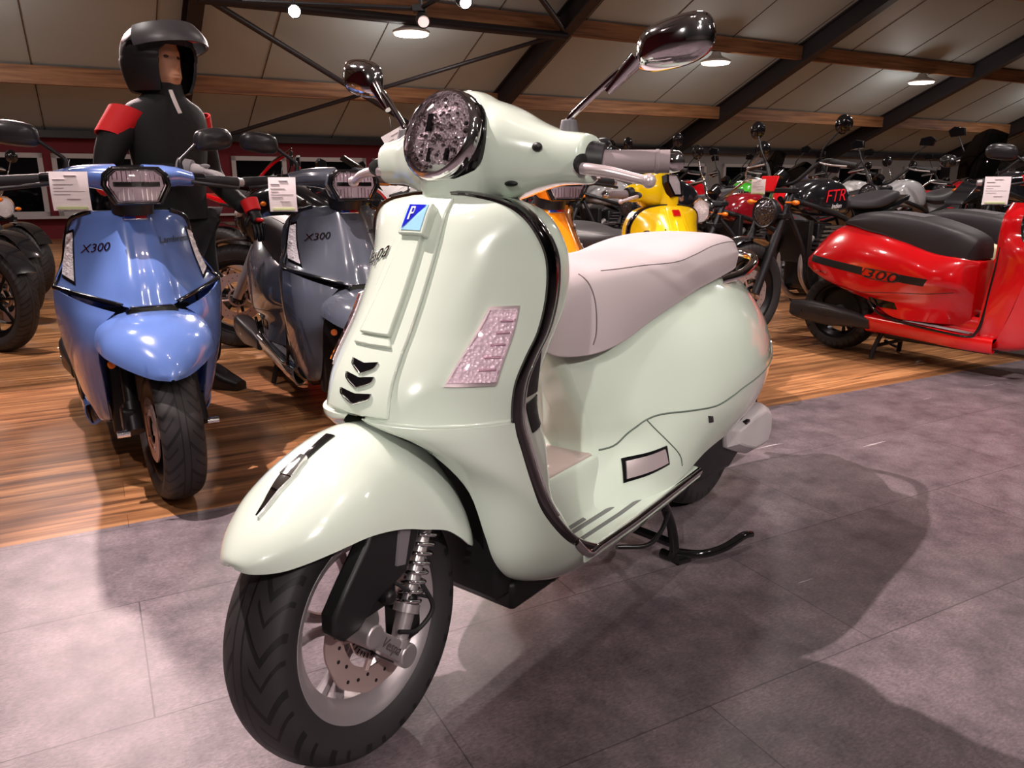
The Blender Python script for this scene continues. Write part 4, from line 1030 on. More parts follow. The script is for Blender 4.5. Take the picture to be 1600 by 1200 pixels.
def moto(name, label, loc, rz, style='naked', paint=None, group=None, wire=False, mirrors='round', steer=0.0, cat='motorcycle', rim=None, hz=.86):
    root = thing(name, label, cat, loc, rz, group)
    P1 = paint or MP; low = style == 'cruiser'; adv = style == 'adventure'; sport = style == 'sport'
    Rf, Rr = (.33 if adv else .305), .315; wb = 1.55 if low else 1.42; up = .06 if adv else (-.10 if low else 0)
    HC = (-.26, 0, 0); rim = rim or RIMB
    make_wheel(root, (0, 0, Rf), Rf, .13 if low else .115, .215, (0, .3, steer), style='wire' if wire else 'cast', rim_mat=rim, tread=TREADL, disc=.055, disc_r=.14, sp=7, seg=44)
    make_wheel(root, (-wb, 0, Rr), Rr, .17, .21, (0, .1, 0), style='wire' if wire else 'cast', rim_mat=rim, tread=TREADL, disc=-.06, disc_r=.11, sp=7, seg=44)
    fx, fz = -.27, .93 + up
    for s in (1, -1):
        m = MB().cyl((0, .095 * s, Rf), (fx * .55, .095 * s, Rf + (fz - Rf) * .55), .026, .026, 12); m.cyl((fx * .5, .095 * s, Rf + (fz - Rf) * .5), (fx, .095 * s, fz), .02, .02, 12); m.rotz(steer, HC if 0 else (0, 0, 0)); m.build('fork_leg', ENGB if not sport else SATIN, root, 50)
    m = MB()
    for k in np.linspace(-.15, .7, 10):
        pass
    G = [[((Rf + .02) * cos(a) * 1.0, .065 * sin(b), Rf + (Rf + .02 + .012 * cos(b)) * sin(a)) for b in np.linspace(-1.3, 1.3, 9)] for a in np.linspace(.5, 2.2, 18)]
    m = MB().sheet(np.array(G), .004); m.build('front_mudguard', P1 if not low else MP2, root, 50)
    m = MB().box((fx + .02, 0, fz - .02), (.07, .24, .03)); m.box((fx + .075, 0, fz - .17), (.07, .24, .03)); m.build('fork_yoke', ENGB, root, 30, bevel=.005)
    # frame
    m = MB()
    for s in (1, -1):
        m.tube([(-.30, .03 * s, .86 + up), (-.50, .12 * s, .80 + up), (-.80, .14 * s, .70 + up), (-.98, .12 * s, .50), (-1.0, .1 * s, .36)], .017, 8, smooth=20)
        m.tube([(-.30, .03 * s, .80 + up), (-.40, .10 * s, .55), (-.48, .12 * s, .30), (-.90, .12 * s, .28)], .016, 8, smooth=20)
        m.tube([(-.85, .13 * s, .70 + up), (-1.15, .10 * s, .76 + up), (-wb + .05, .07 * s, .80 + up)], .013, 8, smooth=10)
    m.build('frame', ENGB, root, 50)
    m = MB()
    for s in (1, -1): m.tube([(-.95, .10 * s, .40), (-1.2, .115 * s, .37), (-wb, .115 * s, Rr)], [.03, .025, .02], 8)
    m.build('swingarm', ENGB, root, 50)
    # engine
    m = MB().box((-.70, 0, .40), (.40, .26, .22)); e = m.build('engine_block', ENGB, root, 30, bevel=.03)
    m = MB()
    for k in range(7): m.box((-.60 - .012 * k, 0, .53 + .026 * k), (.19, .22, .012))
    m.build('cylinder_fin', ENG, e, 30); e.children[-1]['kind'] = 'stuff'
    m = MB().box((-.61, 0, .60), (.13, .17, .22)); m.build('cylinder_barrel', ENGB, e, 30, bevel=.01)
    for s in (1, -1):
        m = MB().lathe([(.128, .001), (.150, .03), (.150, .075), (.128, .09)], 24, 'y', (-.62, 0, .38))
        if s < 0: m.v = [np.concatenate(m.v) * [1, -1, 1]]
        m.build('crankcase_cover', ENG, e, 30)
    m = MB()
    for s in (1, -1): m.tube([(-.52, .06 * s, .62), (-.43, .08 * s, .55), (-.42, .09 * s, .38), (-.55, .10 * s, .24), (-.8, -.12, .22), (-.95, -.15, .26)], .021, 10, smooth=30)
    m.build('exhaust_pipe', SATIN if not sport else ENGB, root, 60)
    m = MB().tube([(-.93, -.15, .26), (-1.02, -.17, .30), (-1.35, -.19, .42), (-1.48, -.195, .46)], [.03, .048, .052, .048], 16, smooth=14); m.build('silencer', SATIN if not low else ENGB, root, 50)
    m = MB().box((-.42, 0, .60), (.04, .26, .26)).build('radiator', BLK, root, 30, bevel=.006)
    # tank
    T = [(-.36, .03, .86, .80), (-.40, .085, .92, .78), (-.50, .125, .975, .76), (-.62, .140, .985, .75), (-.74, .125, .955, .75), (-.84, .085, .90, .76), (-.88, .05, .86, .78)]
    rows = [[(x, 0, t + up), (x, .5 * w, t - .004 + up), (x, .85 * w, t - .03 + up), (x, w, (t + b_) / 2 + up), (x, .9 * w, b_ + .01 + up), (x, 0, b_ + up)] for x, w, t, b_ in T]
    Sg = dense(rows, 26, 24); Sg[:, 0, 1] = 0; Sg[:, -1, 1] = 0
    Sf = np.concatenate([Sg, (Sg * [1, -1, 1])[:, ::-1][:, 1:-1]], 1)
    tk = MB().grid(Sf, cv=True, capu=True).build('fuel_tank', P1, root, 70)
    MB().cyl((-.56, 0, .975 + up), (-.56, 0, .995 + up), .035).build('filler_cap', CHROME, tk, 30)
    # seat
    if low: S = [(-.84, .07, .84, .78), (-.95, .13, .80, .74), (-1.08, .15, .80, .74), (-1.18, .13, .86, .76), (-1.35, .10, .88, .80), (-1.45, .05, .86, .82)]
    else: S = [(-.80, .07, .865, .80), (-.90, .11, .855, .79), (-1.02, .13, .86, .79), (-1.15, .125, .885, .80), (-1.30, .10, .91, .84), (-1.42, .05, .905, .87)]
    rows = [[(x, 0, t + up), (x, .7 * w, t - .006 + up), (x, w, t - .03 + up), (x, .95 * w, b_ + .005 + up), (x, 0, b_ + up)] for x, w, t, b_ in S]
    Sg = dense(rows, 26, 20); Sg[:, 0, 1] = 0; Sg[:, -1, 1] = 0
    Sf = np.concatenate([Sg, (Sg * [1, -1, 1])[:, ::-1][:, 1:-1]], 1)
    MB().grid(Sf, cv=True, capu=True).build('seat', SEATB, root, 70)
    m = MB().prism([(-.86, .80 + up), (-1.2, .80 + up), (-1.5, .88 + up), (-1.48, .84 + up), (-1.2, .74 + up), (-.95, .66 + up)], .16, (0, 0, 0), (1, 0, 0), (0, 0, 1)); m.build('tail_panel', P1, root, 30, bevel=.01)
    MB().box((-1.50, 0, .855 + up), (.03, .11, .035)).build('tail_light', REDL, root, 30, bevel=.006)
    G = [[(-wb + (Rr + .03) * cos(a), .085 * sin(b), Rr + (Rr + .03) * sin(a)) for b in np.linspace(-1.2, 1.2, 7)] for a in np.linspace(1.2, 2.8, 16)]
    MB().sheet(np.array(G), .004).build('rear_mudguard', MP2, root, 50)
    # headlight / fairing
    if sport:
        F = [(-.02, .02, .80, .74), (-.06, .10, .86, .66), (-.16, .17, .93, .56), (-.30, .20, .97, .46), (-.46, .215, .92, .34), (-.66, .19, .80, .28), (-.80, .14, .66, .30)]
        rows = [[(x, .06 if x < -.25 else 0, t), (x, .75 * w, t - .02), (x, w, t - .10), (x, w, (t + b_) / 2), (x, .8 * w, b_ + .02), (x, .5 * w, b_)] for x, w, t, b_ in F]
        Sg = dense(rows, 26, 20); m = MB().sheet(Sg, -.004); m.mirror(); m.build('fairing', P1, root, 60)
        sc = [[(-.10, .09, .90), (-.12, .0, .93), (-.10, -.09, .90)], [(-.22, .11, 1.04), (-.24, 0, 1.07), (-.22, -.11, 1.04)], [(-.34, .10, 1.12), (-.36, 0, 1.15), (-.34, -.10, 1.12)]]
        MB().sheet(dense(sc, 12, 12), .003).build('windscreen', SCREEN, root, 60)
        for s in (1, -1): MB().ball((-.055, .07 * s, .79), (.03, .05, .025), 12).build('headlight', FACET, root, 60)
    else:
        m = MB().lathe([(-.10, .001), (-.09, .05), (-.05, .082), (.0, .09), (.008, .088)], 28, 'x', (-.14, 0, hz + up)); m.rotz(steer, HC); hs = m.build('headlight_shell', ENGB if not low else CHROME, root, 60)
        m = MB().lathe([(.004, .092), (.014, .088), (.010, .080)], 28, 'x', (-.14, 0, hz + up)); m.rotz(steer, HC); m.build('headlight_ring', CHROME if low or wire else ENGB, hs, 60)
        m = MB().lathe([(.006, .084), (.018, .05), (.022, .001)], 28, 'x', (-.14, 0, hz + up)); m.rotz(steer, HC); m.build('headlight_lens', FACETD if not low else FACET, hs, 60)
        m = MB().cyl((-.24, 0, .97 + up), (-.28, 0, 1.0 + up), .045, .04); m.build('instrument', BLKG, root, 30)
    if adv:
        sc = [[(-.12, .13, .98), (-.10, .0, 1.0), (-.12, -.13, .98)], [(-.18, .15, 1.14), (-.16, 0, 1.17), (-.18, -.15, 1.14)], [(-.27, .12, 1.30), (-.25, 0, 1.34), (-.27, -.12, 1.30)]]
        MB().sheet(dense(sc, 14, 14), .004).build('windscreen', SCREEN, root, 60)
        MB().prism([(.12, .80), (-.10, .86), (-.20, .98), (-.10, .97), (.10, .83)], .14, (0, 0, 0), (1, 0, 0), (0, 0, 1)).build('beak', P1, root, 30, bevel=.008)
    # bar
    bz = (.86 if sport else 1.06) + up; by = .34 if sport else .38
    m = MB().tube([(-.42, -by, bz - .01), (-.36, -.22, bz + .02), (-.28, -.09, fz + .03), (-.27, 0, fz + .02), (-.28, .09, fz + .03), (-.36, .22, bz + .02), (-.42, by, bz - .01)], .0115, 10, smooth=40); m.rotz(steer, HC); m.build('handlebar', CHROME if low else ENGB, root, 60)
    for s in (1, -1):
        m = MB().cyl((-.375, .25 * s, bz + .015), (-.425, by * s + .01 * s, bz - .012), .0185, n=14); m.rotz(steer, HC); m.build('grip', RUBB, root, 50)
        m = MB().tube([(-.345, .20 * s, bz + .01), (-.325, .28 * s, bz - .005), (-.365, .37 * s, bz - .015)], .006, 8, smooth=12); m.rotz(steer, HC); m.build('lever', SATIN, root, 60)
        m = MB().tube([(-.35, .20 * s, bz + .01), (-.33, .23 * s, bz + .09), (-.37, .30 * s, bz + .19)], .0055, 8, smooth=12); m.rotz(steer, HC); ms = m.build('mirror_stem', ENGB if not low else CHROME, root, 60)
        m = MB()
        if mirrors == 'round': m.lathe([(-.012, .052), (.004, .055), (.018, .035), (.022, .001)], 24, 'x', (-.375, .315 * s, bz + .22)); m.lathe([(-.012, .052), (-.0121, .001)], 24, 'x', (-.375, .315 * s, bz + .22))
        else: m.prism([(.25 * s, -.02), (.26 * s, .035), (.34 * s, .05), (.385 * s, .02), (.36 * s, -.03)], .022, (-.375, 0, bz + .21), (0, 1, 0), (0, 0, 1))
        m.rotz(steer, HC); m.build('mirror_head', BLKG, root, 40, bevel=.003 if mirrors != 'round' else 0)
        m = MB().ball((-.20, .17 * s, .84 + up), (.022, .026, .016), 10); m.cyl((-.21, .09 * s, .84 + up), (-.205, .15 * s, .84 + up), .007, n=8); m.rotz(steer, HC); m.build('indicator', ORANGE, root, 60)
        if adv: m = MB().ball((-.33, .33 * s, bz), (.045, .07, .05), 14); m.build('hand_guard', MP2, root, 60)
        m = MB().cyl((-.80, .13 * s, .34), (-.80, .24 * s, .34), .012, n=10); m.build('footpeg', ENGB, root, 40)
    m = MB().tube([(-.80, .12, .28), (-.88, .22, .13), (-.94, .29, .008)], .011, 8); m.build('side_stand', ENGB, root, 50)
    return root

def place(o, label, loc, rz, recolor=None, group=None):
    c = copy_tree(o, None, recolor); c.location = loc; c.rotation_euler = (0, 0, rz); c['label'] = label
    if group: c['group'] = group
    return c
# ------------------------------------------------------------------ shop-window figure in riding gear
def mannequin(loc, rz):
    root = thing('mannequin', 'mannequin in black and red riding jacket standing behind the blue scooter', 'mannequin', loc, rz)
    SK = mat('mannequin_skin', (206, 152, 118), .45); JK = mat('jacket_black', (22, 21, 23), .7, bump=.3, bscale=60); JR = mat('jacket_red', (226, 30, 34), .6)
    TR = mat('trouser_black', (26, 25, 28), .75)
    # body: legs, hips and neck in one surface grown over a skeleton
    def skin_mesh(name, verts, edges, rad, m, sub=2, parent=root):
        me = bpy.data.meshes.new(name)
        import bmesh
        bm = bmesh.new(); lay = bm.verts.layers.skin.verify(); vs = [bm.verts.new(v) for v in verts]
        for a, b in edges: bm.edges.new((vs[a], vs[b]))
        for v, r in zip(vs, rad):
            v[lay].radius = r if isinstance(r, tuple) else (r, r); v[lay].use_root = False
        vs[0][lay].use_root = True
        bm.to_mesh(me); bm.free()
        o = bpy.data.objects.new(name, me); C.objects.link(o); o.parent = parent
        sm = o.modifiers.new('skin', 'SKIN'); sm.use_smooth_shade = True
        s = o.modifiers.new('sub', 'SUBSURF'); s.levels = sub; s.render_levels = sub
        me.materials.append(m); return o
    skin_mesh('trousers', [(0, 0, .80), (0, .09, .74), (.03, .11, .45), (-.01, .12, .10), (0, -.09, .74), (.03, -.11, .45), (-.01, -.12, .10)],
         [(0, 1), (1, 2), (2, 3), (0, 4), (4, 5), (5, 6)], [(.11, .14), .10, .072, .055, .10, .072, .055], TR)
    for s in (1, -1):
        MB().grid(dense([[(x, y * w + .12 * s, z) for y, z in ((-.045, 0), (-.045, h), (0, h + .01), (.045, h), (.045, 0))] for x, w, h in ((-.08, .8, .09), (0, 1, .10), (.10, 1, .06), (.18, .7, .035))], 14, 14), capu=True).build('boot', BLK, root, 60)
    # torso
    Tn = [(.80, .155, .115), (.90, .150, .112), (1.00, .165, .118), (1.10, .185, .122), (1.20, .200, .118), (1.265, .180, .105), (1.30, .11, .09), (1.325, .075, .075), (1.345, .066, .068)]
    rings = [[(b * cos(t) + .01, a * sin(t), z) for t in np.linspace(0, 2 * pi, 36, endpoint=False)] for z, a, b in Tn]
    G = dense(rings, 36, 36)
    tb = MB().grid(G, cv=True, capu=True); bv = tb.bvh(); tb.build('jacket', JK, root, 70)
    # sleeves
    skin_mesh('sleeve', [(0, .17, 1.22), (-.03, .23, 1.12), (-.03, .27, .98), (.12, .25, .88), (.20, .23, .84)], [(0, 1), (1, 2), (2, 3), (3, 4)], [.075, .068, .055, .045, .042], JK)
    skin_mesh('sleeve', [(0, -.17, 1.22), (-.05, -.235, 1.12), (-.07, -.275, .98), (.09, -.22, .98), (.20, -.13, 1.00)], [(0, 1), (1, 2), (2, 3), (3, 4)], [.075, .068, .056, .045, .042], JK)
    # shoulder panels
    for s in (1, -1):
        G = [[(-.005 + .082 * cos(b) * .95 * (1 - .1 * k), s * (.175 + .035 * k + (.062) * sin(a)), 1.185 - .085 * k + .082 * cos(a)) for a in np.linspace(-.4, 1.9, 8)] for k in (0, .5, 1, 1.4) for b in (0,)]
        rows = []
        for k in np.linspace(0, 1.3, 8):
            c = V3(-.01 - .03 * k, s * (.175 + .05 * k), 1.235 - .075 * k); r = .074 - .010 * k
            rows.append([c + r * V3(cos(a), s * sin(a) * .8, .35 * sin(a)) for a in np.linspace(-.9, pi + .9, 16)])
        MB().sheet(np.array(rows), .006 * -s).build('shoulder_panel', JR, root, 60)
    m = MB().ball((-.07, -.285, .97), (.05, .03, .07), 14); m.build('elbow_panel', JR, root, 60)
    # emblem, collar, zip tag
    m = MB(); patch(bv, [(.055, 1.165), (.095, 1.165), (.10, 1.10), (.055, 1.10)], 6, 6, .012, .014, 'x', mb=m); m.build('chest_emblem', JR, root, 30)
    m = MB().lathe([(1.29, .094), (1.325, .082), (1.36, .078), (1.36, .071), (1.30, .082)], 30, 'z', (.01, 0, 0)); m.build('collar', JK, root, 40)
    MB().tube([(.085, -.03, 1.33), (.118, -.045, 1.285), (.137, -.04, 1.235)], .009, 8, flat=.4, smooth=8).build('collar_strap', mat('off_white_cloth', (225, 215, 210), .8), root, 60)
    # head with a face
    HZ = 1.445
    prof = [(-.105, .03, .0), (-.095, .055, .01), (-.06, .066, .012), (-.02, .072, .0), (.03, .076, -.005), (.075, .07, -.01), (.105, .04, -.01), (.118, .005, -.01)]
    rings = []
    for z, r, dx in prof:
        ring = []
        for t in np.linspace(0, 2 * pi, 40, endpoint=False):
            x = r * 1.15 * cos(t); y = r * sin(t)
            f = max(0, cos(t))
            nose = .022 * math.exp(-(y / .011) ** 2) * math.exp(-((z + .015) / .022) ** 2) * f
            sock = -.010 * math.exp(-((abs(y) - .028) / .014) ** 2) * math.exp(-((z - .018) / .014) ** 2) * f
            brow = .006 * math.exp(-((abs(y) - .026) / .02) ** 2) * math.exp(-((z - .040) / .010) ** 2) * f
            lip = .007 * math.exp(-(y / .018) ** 2) * math.exp(-((z + .055) / .008) ** 2) * f
            ring.append((x + dx + nose + sock + brow + lip, y, z))
        rings.append(ring)
    Pz = np.array(prof)
    rings = []
    for z in np.linspace(-.105, .118, 60):
        r = np.interp(z, Pz[:, 0], Pz[:, 1]); dx = np.interp(z, Pz[:, 0], Pz[:, 2]); ring = []
        for t in np.linspace(0, 2 * pi, 64, endpoint=False):
            x = r * 1.2 * cos(t); y = r * sin(t); f = max(0, cos(t))
            d = (.024 * math.exp(-(y / .010) ** 2) * math.exp(-((z + .012) / .020) ** 2) - .010 * math.exp(-((abs(y) - .028) / .014) ** 2) * math.exp(-((z - .020) / .012) ** 2)
                 + .006 * math.exp(-((abs(y) - .026) / .02) ** 2) * math.exp(-((z - .040) / .010) ** 2) + .007 * math.exp(-(y / .018) ** 2) * math.exp(-((z + .050) / .006) ** 2) + .006 * math.exp(-(y / .018) ** 2) * math.exp(-((z + .064) / .006) ** 2)
                 - .003 * math.exp(-(y / .02) ** 2) * math.exp(-((z + .057) / .003) ** 2)) * f
            ring.append((x + dx + d + .01, y, z + HZ))
        rings.append(ring)
    m = MB().grid(np.array(rings), cv=True, capu=True); m.cyl((0, 0, HZ - .18), (0, 0, HZ - .06), .055, .055, 24); hd = m.build('head', SK, root, 70)
    for s in (1, -1):
        MB().ball((.077, .028 * s, HZ + .018), (.010, .015, .008), 12).build('eye', mat('eye_dark', (60, 44, 40), .2), hd, 60)
        MB().tube([(.080, .014 * s, HZ + .036), (.083, .03 * s, HZ + .040), (.072, .045 * s, HZ + .036)], .0025, 6).build('eyebrow', mat('brow_brown', (70, 48, 38), .7), hd, 60)
    # hands
    def hand(c, d, side, m1, m2, nm, curl=.6):
        c = np.array(c, float); d = nrm(np.array(d, float)); sd = nrm(np.cross(d, V3(0, 0, 1))) * side; upv = nrm(np.cross(sd, d)) * side
        vs = [c - d * .05, c, c + d * .035]; ed = [(0, 1), (1, 2)]; rd = [.032, (.036, .022), (.036, .018)]
        o = skin_mesh(nm, [tuple(v) for v in vs], ed, rd, m1, 2)
        L = (.060, .070, .066, .050)
        for k in range(4):
            b = c + d * .045 + sd * (.027 - .018 * k); p = [b - d * .02, b + d * L[k] * .45 - upv * .006, b + d * L[k] * (.75) - upv * .022 * curl * 1.4, b + d * L[k] * .9 - upv * .045 * curl]
            skin_mesh('finger', [tuple(v) for v in p], [(0, 1), (1, 2), (2, 3)], [.0105, .0098, .009, .008], m1, 1, o)
        b = c + sd * .03 - d * .01; p = [b - sd * .01, b + sd * .018 + d * .02 - upv * .006, b + sd * .022 + d * .045 - upv * .02]
        skin_mesh('thumb', [tuple(v) for v in p], [(0, 1), (1, 2)], [.012, .0105, .009], m1, 1, o)
        MB().tube([tuple(c - d * .085), tuple(c - d * .03)], [.040, .036], 20).build('glove_cuff', m2, o, 60)
        MB().ball(tuple(c + d * .02 + upv * .018), (.022, .022, .010), 12).build('knuckle_guard', m2, o, 60)
    hand((.26, -.085, 1.005), (1, .45, -.15), -1, mat('glove_pale', (206, 200, 200), .7), mat('glove_grey', (150, 146, 150), .7), 'glove')
    hand((.27, .21, .80), (.5, -.1, -1), 1, BLK, JR, 'glove')
    return root

def helmet(loc, rz):
    root = thing('helmet', 'matt black flip-up helmet with red lines worn by the mannequin', 'helmet', loc, rz)
    HB = mat('helmet_matt', (30, 29, 31), .38); HG = BLKG; HR = mat('helmet_red', (222, 26, 40), .4); HS = mat('helmet_grey', (84, 82, 84), .4, .2)
    rows = []
    # open-faced shell: angle around z measured from the back, opening at the front
    for z in np.linspace(-.125, .135, 40):
        k = z / .137; r = .132 * math.sqrt(max(0, 1 - abs(k) ** 2.4)) if z > 0 else .132 * (1 - .22 * (z / -.125) ** 2)
        r = max(r, .002)
        if z > .055: half = pi
        else: half = pi - .80 + max(0, (z - .02)) * 8
        half = min(half, pi)
        rows.append([(-1.12 * r * cos(t) - (.006 if z < 0 else 0), r * sin(t), z) for t in np.linspace(-half, half, 50)])
    MB().sheet(np.array(rows), -.012).build('helmet_shell', HB, root, 60)
    # raised chin bar / visor swung up over the brow
    rows = []
    for k in np.linspace(0, 1, 10):
        z0 = .030 + .075 * k; rr = .142 + .030 * sin(pi * (1 - k) * .6)
        rows.append([(rr * 1.12 * cos(t) + .022 * (1 - k), rr * .92 * sin(t), z0 + .028 * cos(t) * (1) ) for t in np.linspace(-1.45, 1.45, 30)])
    MB().sheet(np.array(rows), .01).build('chin_bar', HS, root, 60)
    rows = [[(.158 * cos(t) * cos(k) + .004, .138 * sin(t) * cos(k), .006 + .137 * sin(k)) for t in np.linspace(-1.5, 1.5, 24)] for k in np.linspace(.5, 1.25, 10)]
    MB().sheet(np.array(rows), .004).build('visor', HG, root, 60)
    m = MB(); m.tube([(.168, -.06, .105), (.192, -.05, .075), (.198, 0, .060), (.192, .05, .075), (.168, .06, .105)], .0035, 6, smooth=24); m.tube([(.05, -.120, .115), (.11, -.105, .122), (.168, -.06, .105)], .003, 6, smooth=12); m.build('red_line', HR, root, 60)
    for s in (1, -1):
        MB().cyl((0, .122 * s, .035), (0, .140 * s, .035), .026).build('visor_pivot', HG, root, 30)
        MB().prism([(-.075, .06), (-.04, .075), (-.05, .035)], .004, (0, s * .118, 0), (1, 0, 0), (0, 0, 1)).build('red_wedge', HR, root, 30)
        MB().grid(dense([[(.0, .100 * s, .0), (.05, .100 * s, .0), (.085, .080 * s, -.005)], [(.0, .100 * s, -.06), (.05, .098 * s, -.07), (.08, .078 * s, -.07)], [(.01, .085 * s, -.125), (.05, .08 * s, -.13), (.075, .065 * s, -.12)]], 10, 10)).build('cheek_pad', mat('lining_black', (16, 15, 17), .9), root, 60)
    MB().tube([(.02, .085, -.11), (.055, .05, -.135), (.065, 0, -.14), (.055, -.05, -.135), (.02, -.085, -.11)], .006, 8, smooth=20, flat=.4).build('chin_strap', BLK, root, 60)
    return root
# ------------------------------------------------------------------ the showroom
RA = R(28.4); EX = V3(cos(RA), sin(RA), 0); EY = V3(-sin(RA), cos(RA), 0)
def rp(x, y, z=0): return tuple(EX * x + EY * y + V3(0, 0, z))
DW, EH, SL = 16.0, 1.82, .43
def roofz(y): return EH + SL * (DW - y)
X0, X1, YB, RIDGE = -9.0, 34.0, -12.0, 1.0
def rb(o): o.rotation_euler = (0, 0, RA); return o

def node_mat(name):
    m = bpy.data.materials.new(name); m.use_nodes = True; return m, m.node_tree.nodes, m.node_tree.links, m.node_tree.nodes['Principled BSDF']

def slate():
    m, N, L, b = node_mat('slate_vinyl')
    tc = N.new('ShaderNodeTexCoord')
    n1 = N.new('ShaderNodeTexNoise'); n1.inputs['Scale'].default_value = 7; n1.inputs['Detail'].default_value = 9; n1.inputs['Roughness'].default_value = .72
    n2 = N.new('ShaderNodeTexNoise'); n2.inputs['Scale'].default_value = 90; n2.inputs['Detail'].default_value = 5; n2.inputs['Roughness'].default_value = .7
    mp = N.new('ShaderNodeMapping'); mp.inputs['Scale'].default_value = (1, 2.2, 1)
    L.new(tc.outputs['Object'], mp.inputs[0]); L.new(tc.outputs['Object'], n1.inputs['Vector']); L.new(mp.outputs[0], n2.inputs['Vector'])
    r1 = N.new('ShaderNodeValToRGB'); r1.color_ramp.elements[0].position = .34; r1.color_ramp.elements[0].color = lin((92, 83, 87)); r1.color_ramp.elements[1].position = .68; r1.color_ramp.elements[1].color = lin((144, 130, 134))
    L.new(n1.outputs['Fac'], r1.inputs[0])
    r2 = N.new('ShaderNodeValToRGB'); r2.color_ramp.elements[0].position = .3; r2.color_ramp.elements[0].color = (.55, .54, .55, 1); r2.color_ramp.elements[1].position = .7; r2.color_ramp.elements[1].color = (1.35, 1.33, 1.34, 1)
    L.new(n2.outputs['Fac'], r2.inputs[0])
    mx = N.new('ShaderNodeMix'); mx.data_type = 'RGBA'; mx.blend_type = 'MULTIPLY'; mx.inputs['Factor'].default_value = 1; L.new(r1.outputs[0], mx.inputs['A']); L.new(r2.outputs[0], mx.inputs['B'])
    br = N.new('ShaderNodeTexBrick'); br.inputs['Scale'].default_value = 1; br.inputs['Brick Width'].default_value = .92; br.inputs['Row Height'].default_value = .46; br.inputs['Mortar Size'].default_value = .0016
    br.inputs['Color1'].default_value = (1, 1, 1, 1); br.inputs['Color2'].default_value = (.84, .84, .84, 1); br.inputs['Mortar'].default_value = (.4, .4, .4, 1)
    L.new(tc.outputs['Object'], br.inputs['Vector'])
    m2 = N.new('ShaderNodeMix'); m2.data_type = 'RGBA'; m2.blend_type = 'MULTIPLY'; m2.inputs['Factor'].default_value = 1; L.new(mx.outputs['Result'], m2.inputs['A']); L.new(br.outputs['Color'], m2.inputs['B'])
    # pale hair scratches
    mp2 = N.new('ShaderNodeMapping'); mp2.inputs['Scale'].default_value = (.55, 13, 1); mp2.inputs['Rotation'].default_value = (0, 0, .9); L.new(tc.outputs['Object'], mp2.inputs[0])
    n3 = N.new('ShaderNodeTexNoise'); n3.inputs['Scale'].default_value = 4; n3.inputs['Detail'].default_value = 2; n3.inputs['Distortion'].default_value = .6; L.new(mp2.outputs[0], n3.inputs['Vector'])
    gt = N.new('ShaderNodeMath'); gt.operation = 'GREATER_THAN'; gt.inputs[1].default_value = .755; L.new(n3.outputs['Fac'], gt.inputs[0])
    m3 = N.new('ShaderNodeMix'); m3.data_type = 'RGBA'; L.new(gt.outputs[0], m3.inputs['Factor']); L.new(m2.outputs['Result'], m3.inputs['A']); m3.inputs['B'].default_value = lin((196, 186, 188))
    L.new(m3.outputs['Result'], b.inputs['Base Color'])
    rr = N.new('ShaderNodeMapRange'); rr.inputs['To Min'].default_value = .34; rr.inputs['To Max'].default_value = .52; L.new(n2.outputs['Fac'], rr.inputs['Value']); L.new(rr.outputs[0], b.inputs['Roughness'])
    bp = N.new('ShaderNodeBump'); bp.inputs['Strength'].default_value = .12; bp.inputs['Distance'].default_value = .002; L.new(n2.outputs['Fac'], bp.inputs['Height']); L.new(bp.outputs['Normal'], b.inputs['Normal'])
    return m
def wood_floor():
    m, N, L, b = node_mat('wood_vinyl')
    tc = N.new('ShaderNodeTexCoord')
    br = N.new('ShaderNodeTexBrick'); br.inputs['Scale'].default_value = 1; br.inputs['Brick Width'].default_value = 1.2; br.inputs['Row Height'].default_value = .15; br.inputs['Mortar Size'].default_value = .0009
    br.inputs['Color1'].default_value = (.62, .62, .62, 1); br.inputs['Color2'].default_value = (1.25, 1.25, 1.25, 1); br.inputs['Mortar'].default_value = (.35, .3, .3, 1); L.new(tc.outputs['Object'], br.inputs['Vector'])
    mp = N.new('ShaderNodeMapping'); mp.inputs['Scale'].default_value = (1.1, 17, 1); L.new(tc.outputs['Object'], mp.inputs[0])
    n = N.new('ShaderNodeTexNoise'); n.inputs['Scale'].default_value = 1.6; n.inputs['Detail'].default_value = 6; n.inputs['Distortion'].default_value = .8; L.new(mp.outputs[0], n.inputs['Vector'])
    r = N.new('ShaderNodeValToRGB'); e = r.color_ramp.elements; e[0].position = .3; e[0].color = lin((104, 70, 46)); e[1].position = .72; e[1].color = lin((226, 166, 112)); k = e.new(.5); k.color = lin((174, 120, 78)); L.new(n.outputs['Fac'], r.inputs[0])
    mx = N.new('ShaderNodeMix'); mx.data_type = 'RGBA'; mx.blend_type = 'MULTIPLY'; mx.inputs['Factor'].default_value = 1; L.new(r.outputs[0], mx.inputs['A']); L.new(br.outputs['Color'], mx.inputs['B'])
    L.new(mx.outputs['Result'], b.inputs['Base Color']); b.inputs['Roughness'].default_value = .33
    bp = N.new('ShaderNodeBump'); bp.inputs['Strength'].default_value = .25; bp.inputs['Distance'].default_value = .003; L.new(n.outputs['Fac'], bp.inputs['Height']); L.new(bp.outputs['Normal'], b.inputs['Normal'])
    return m
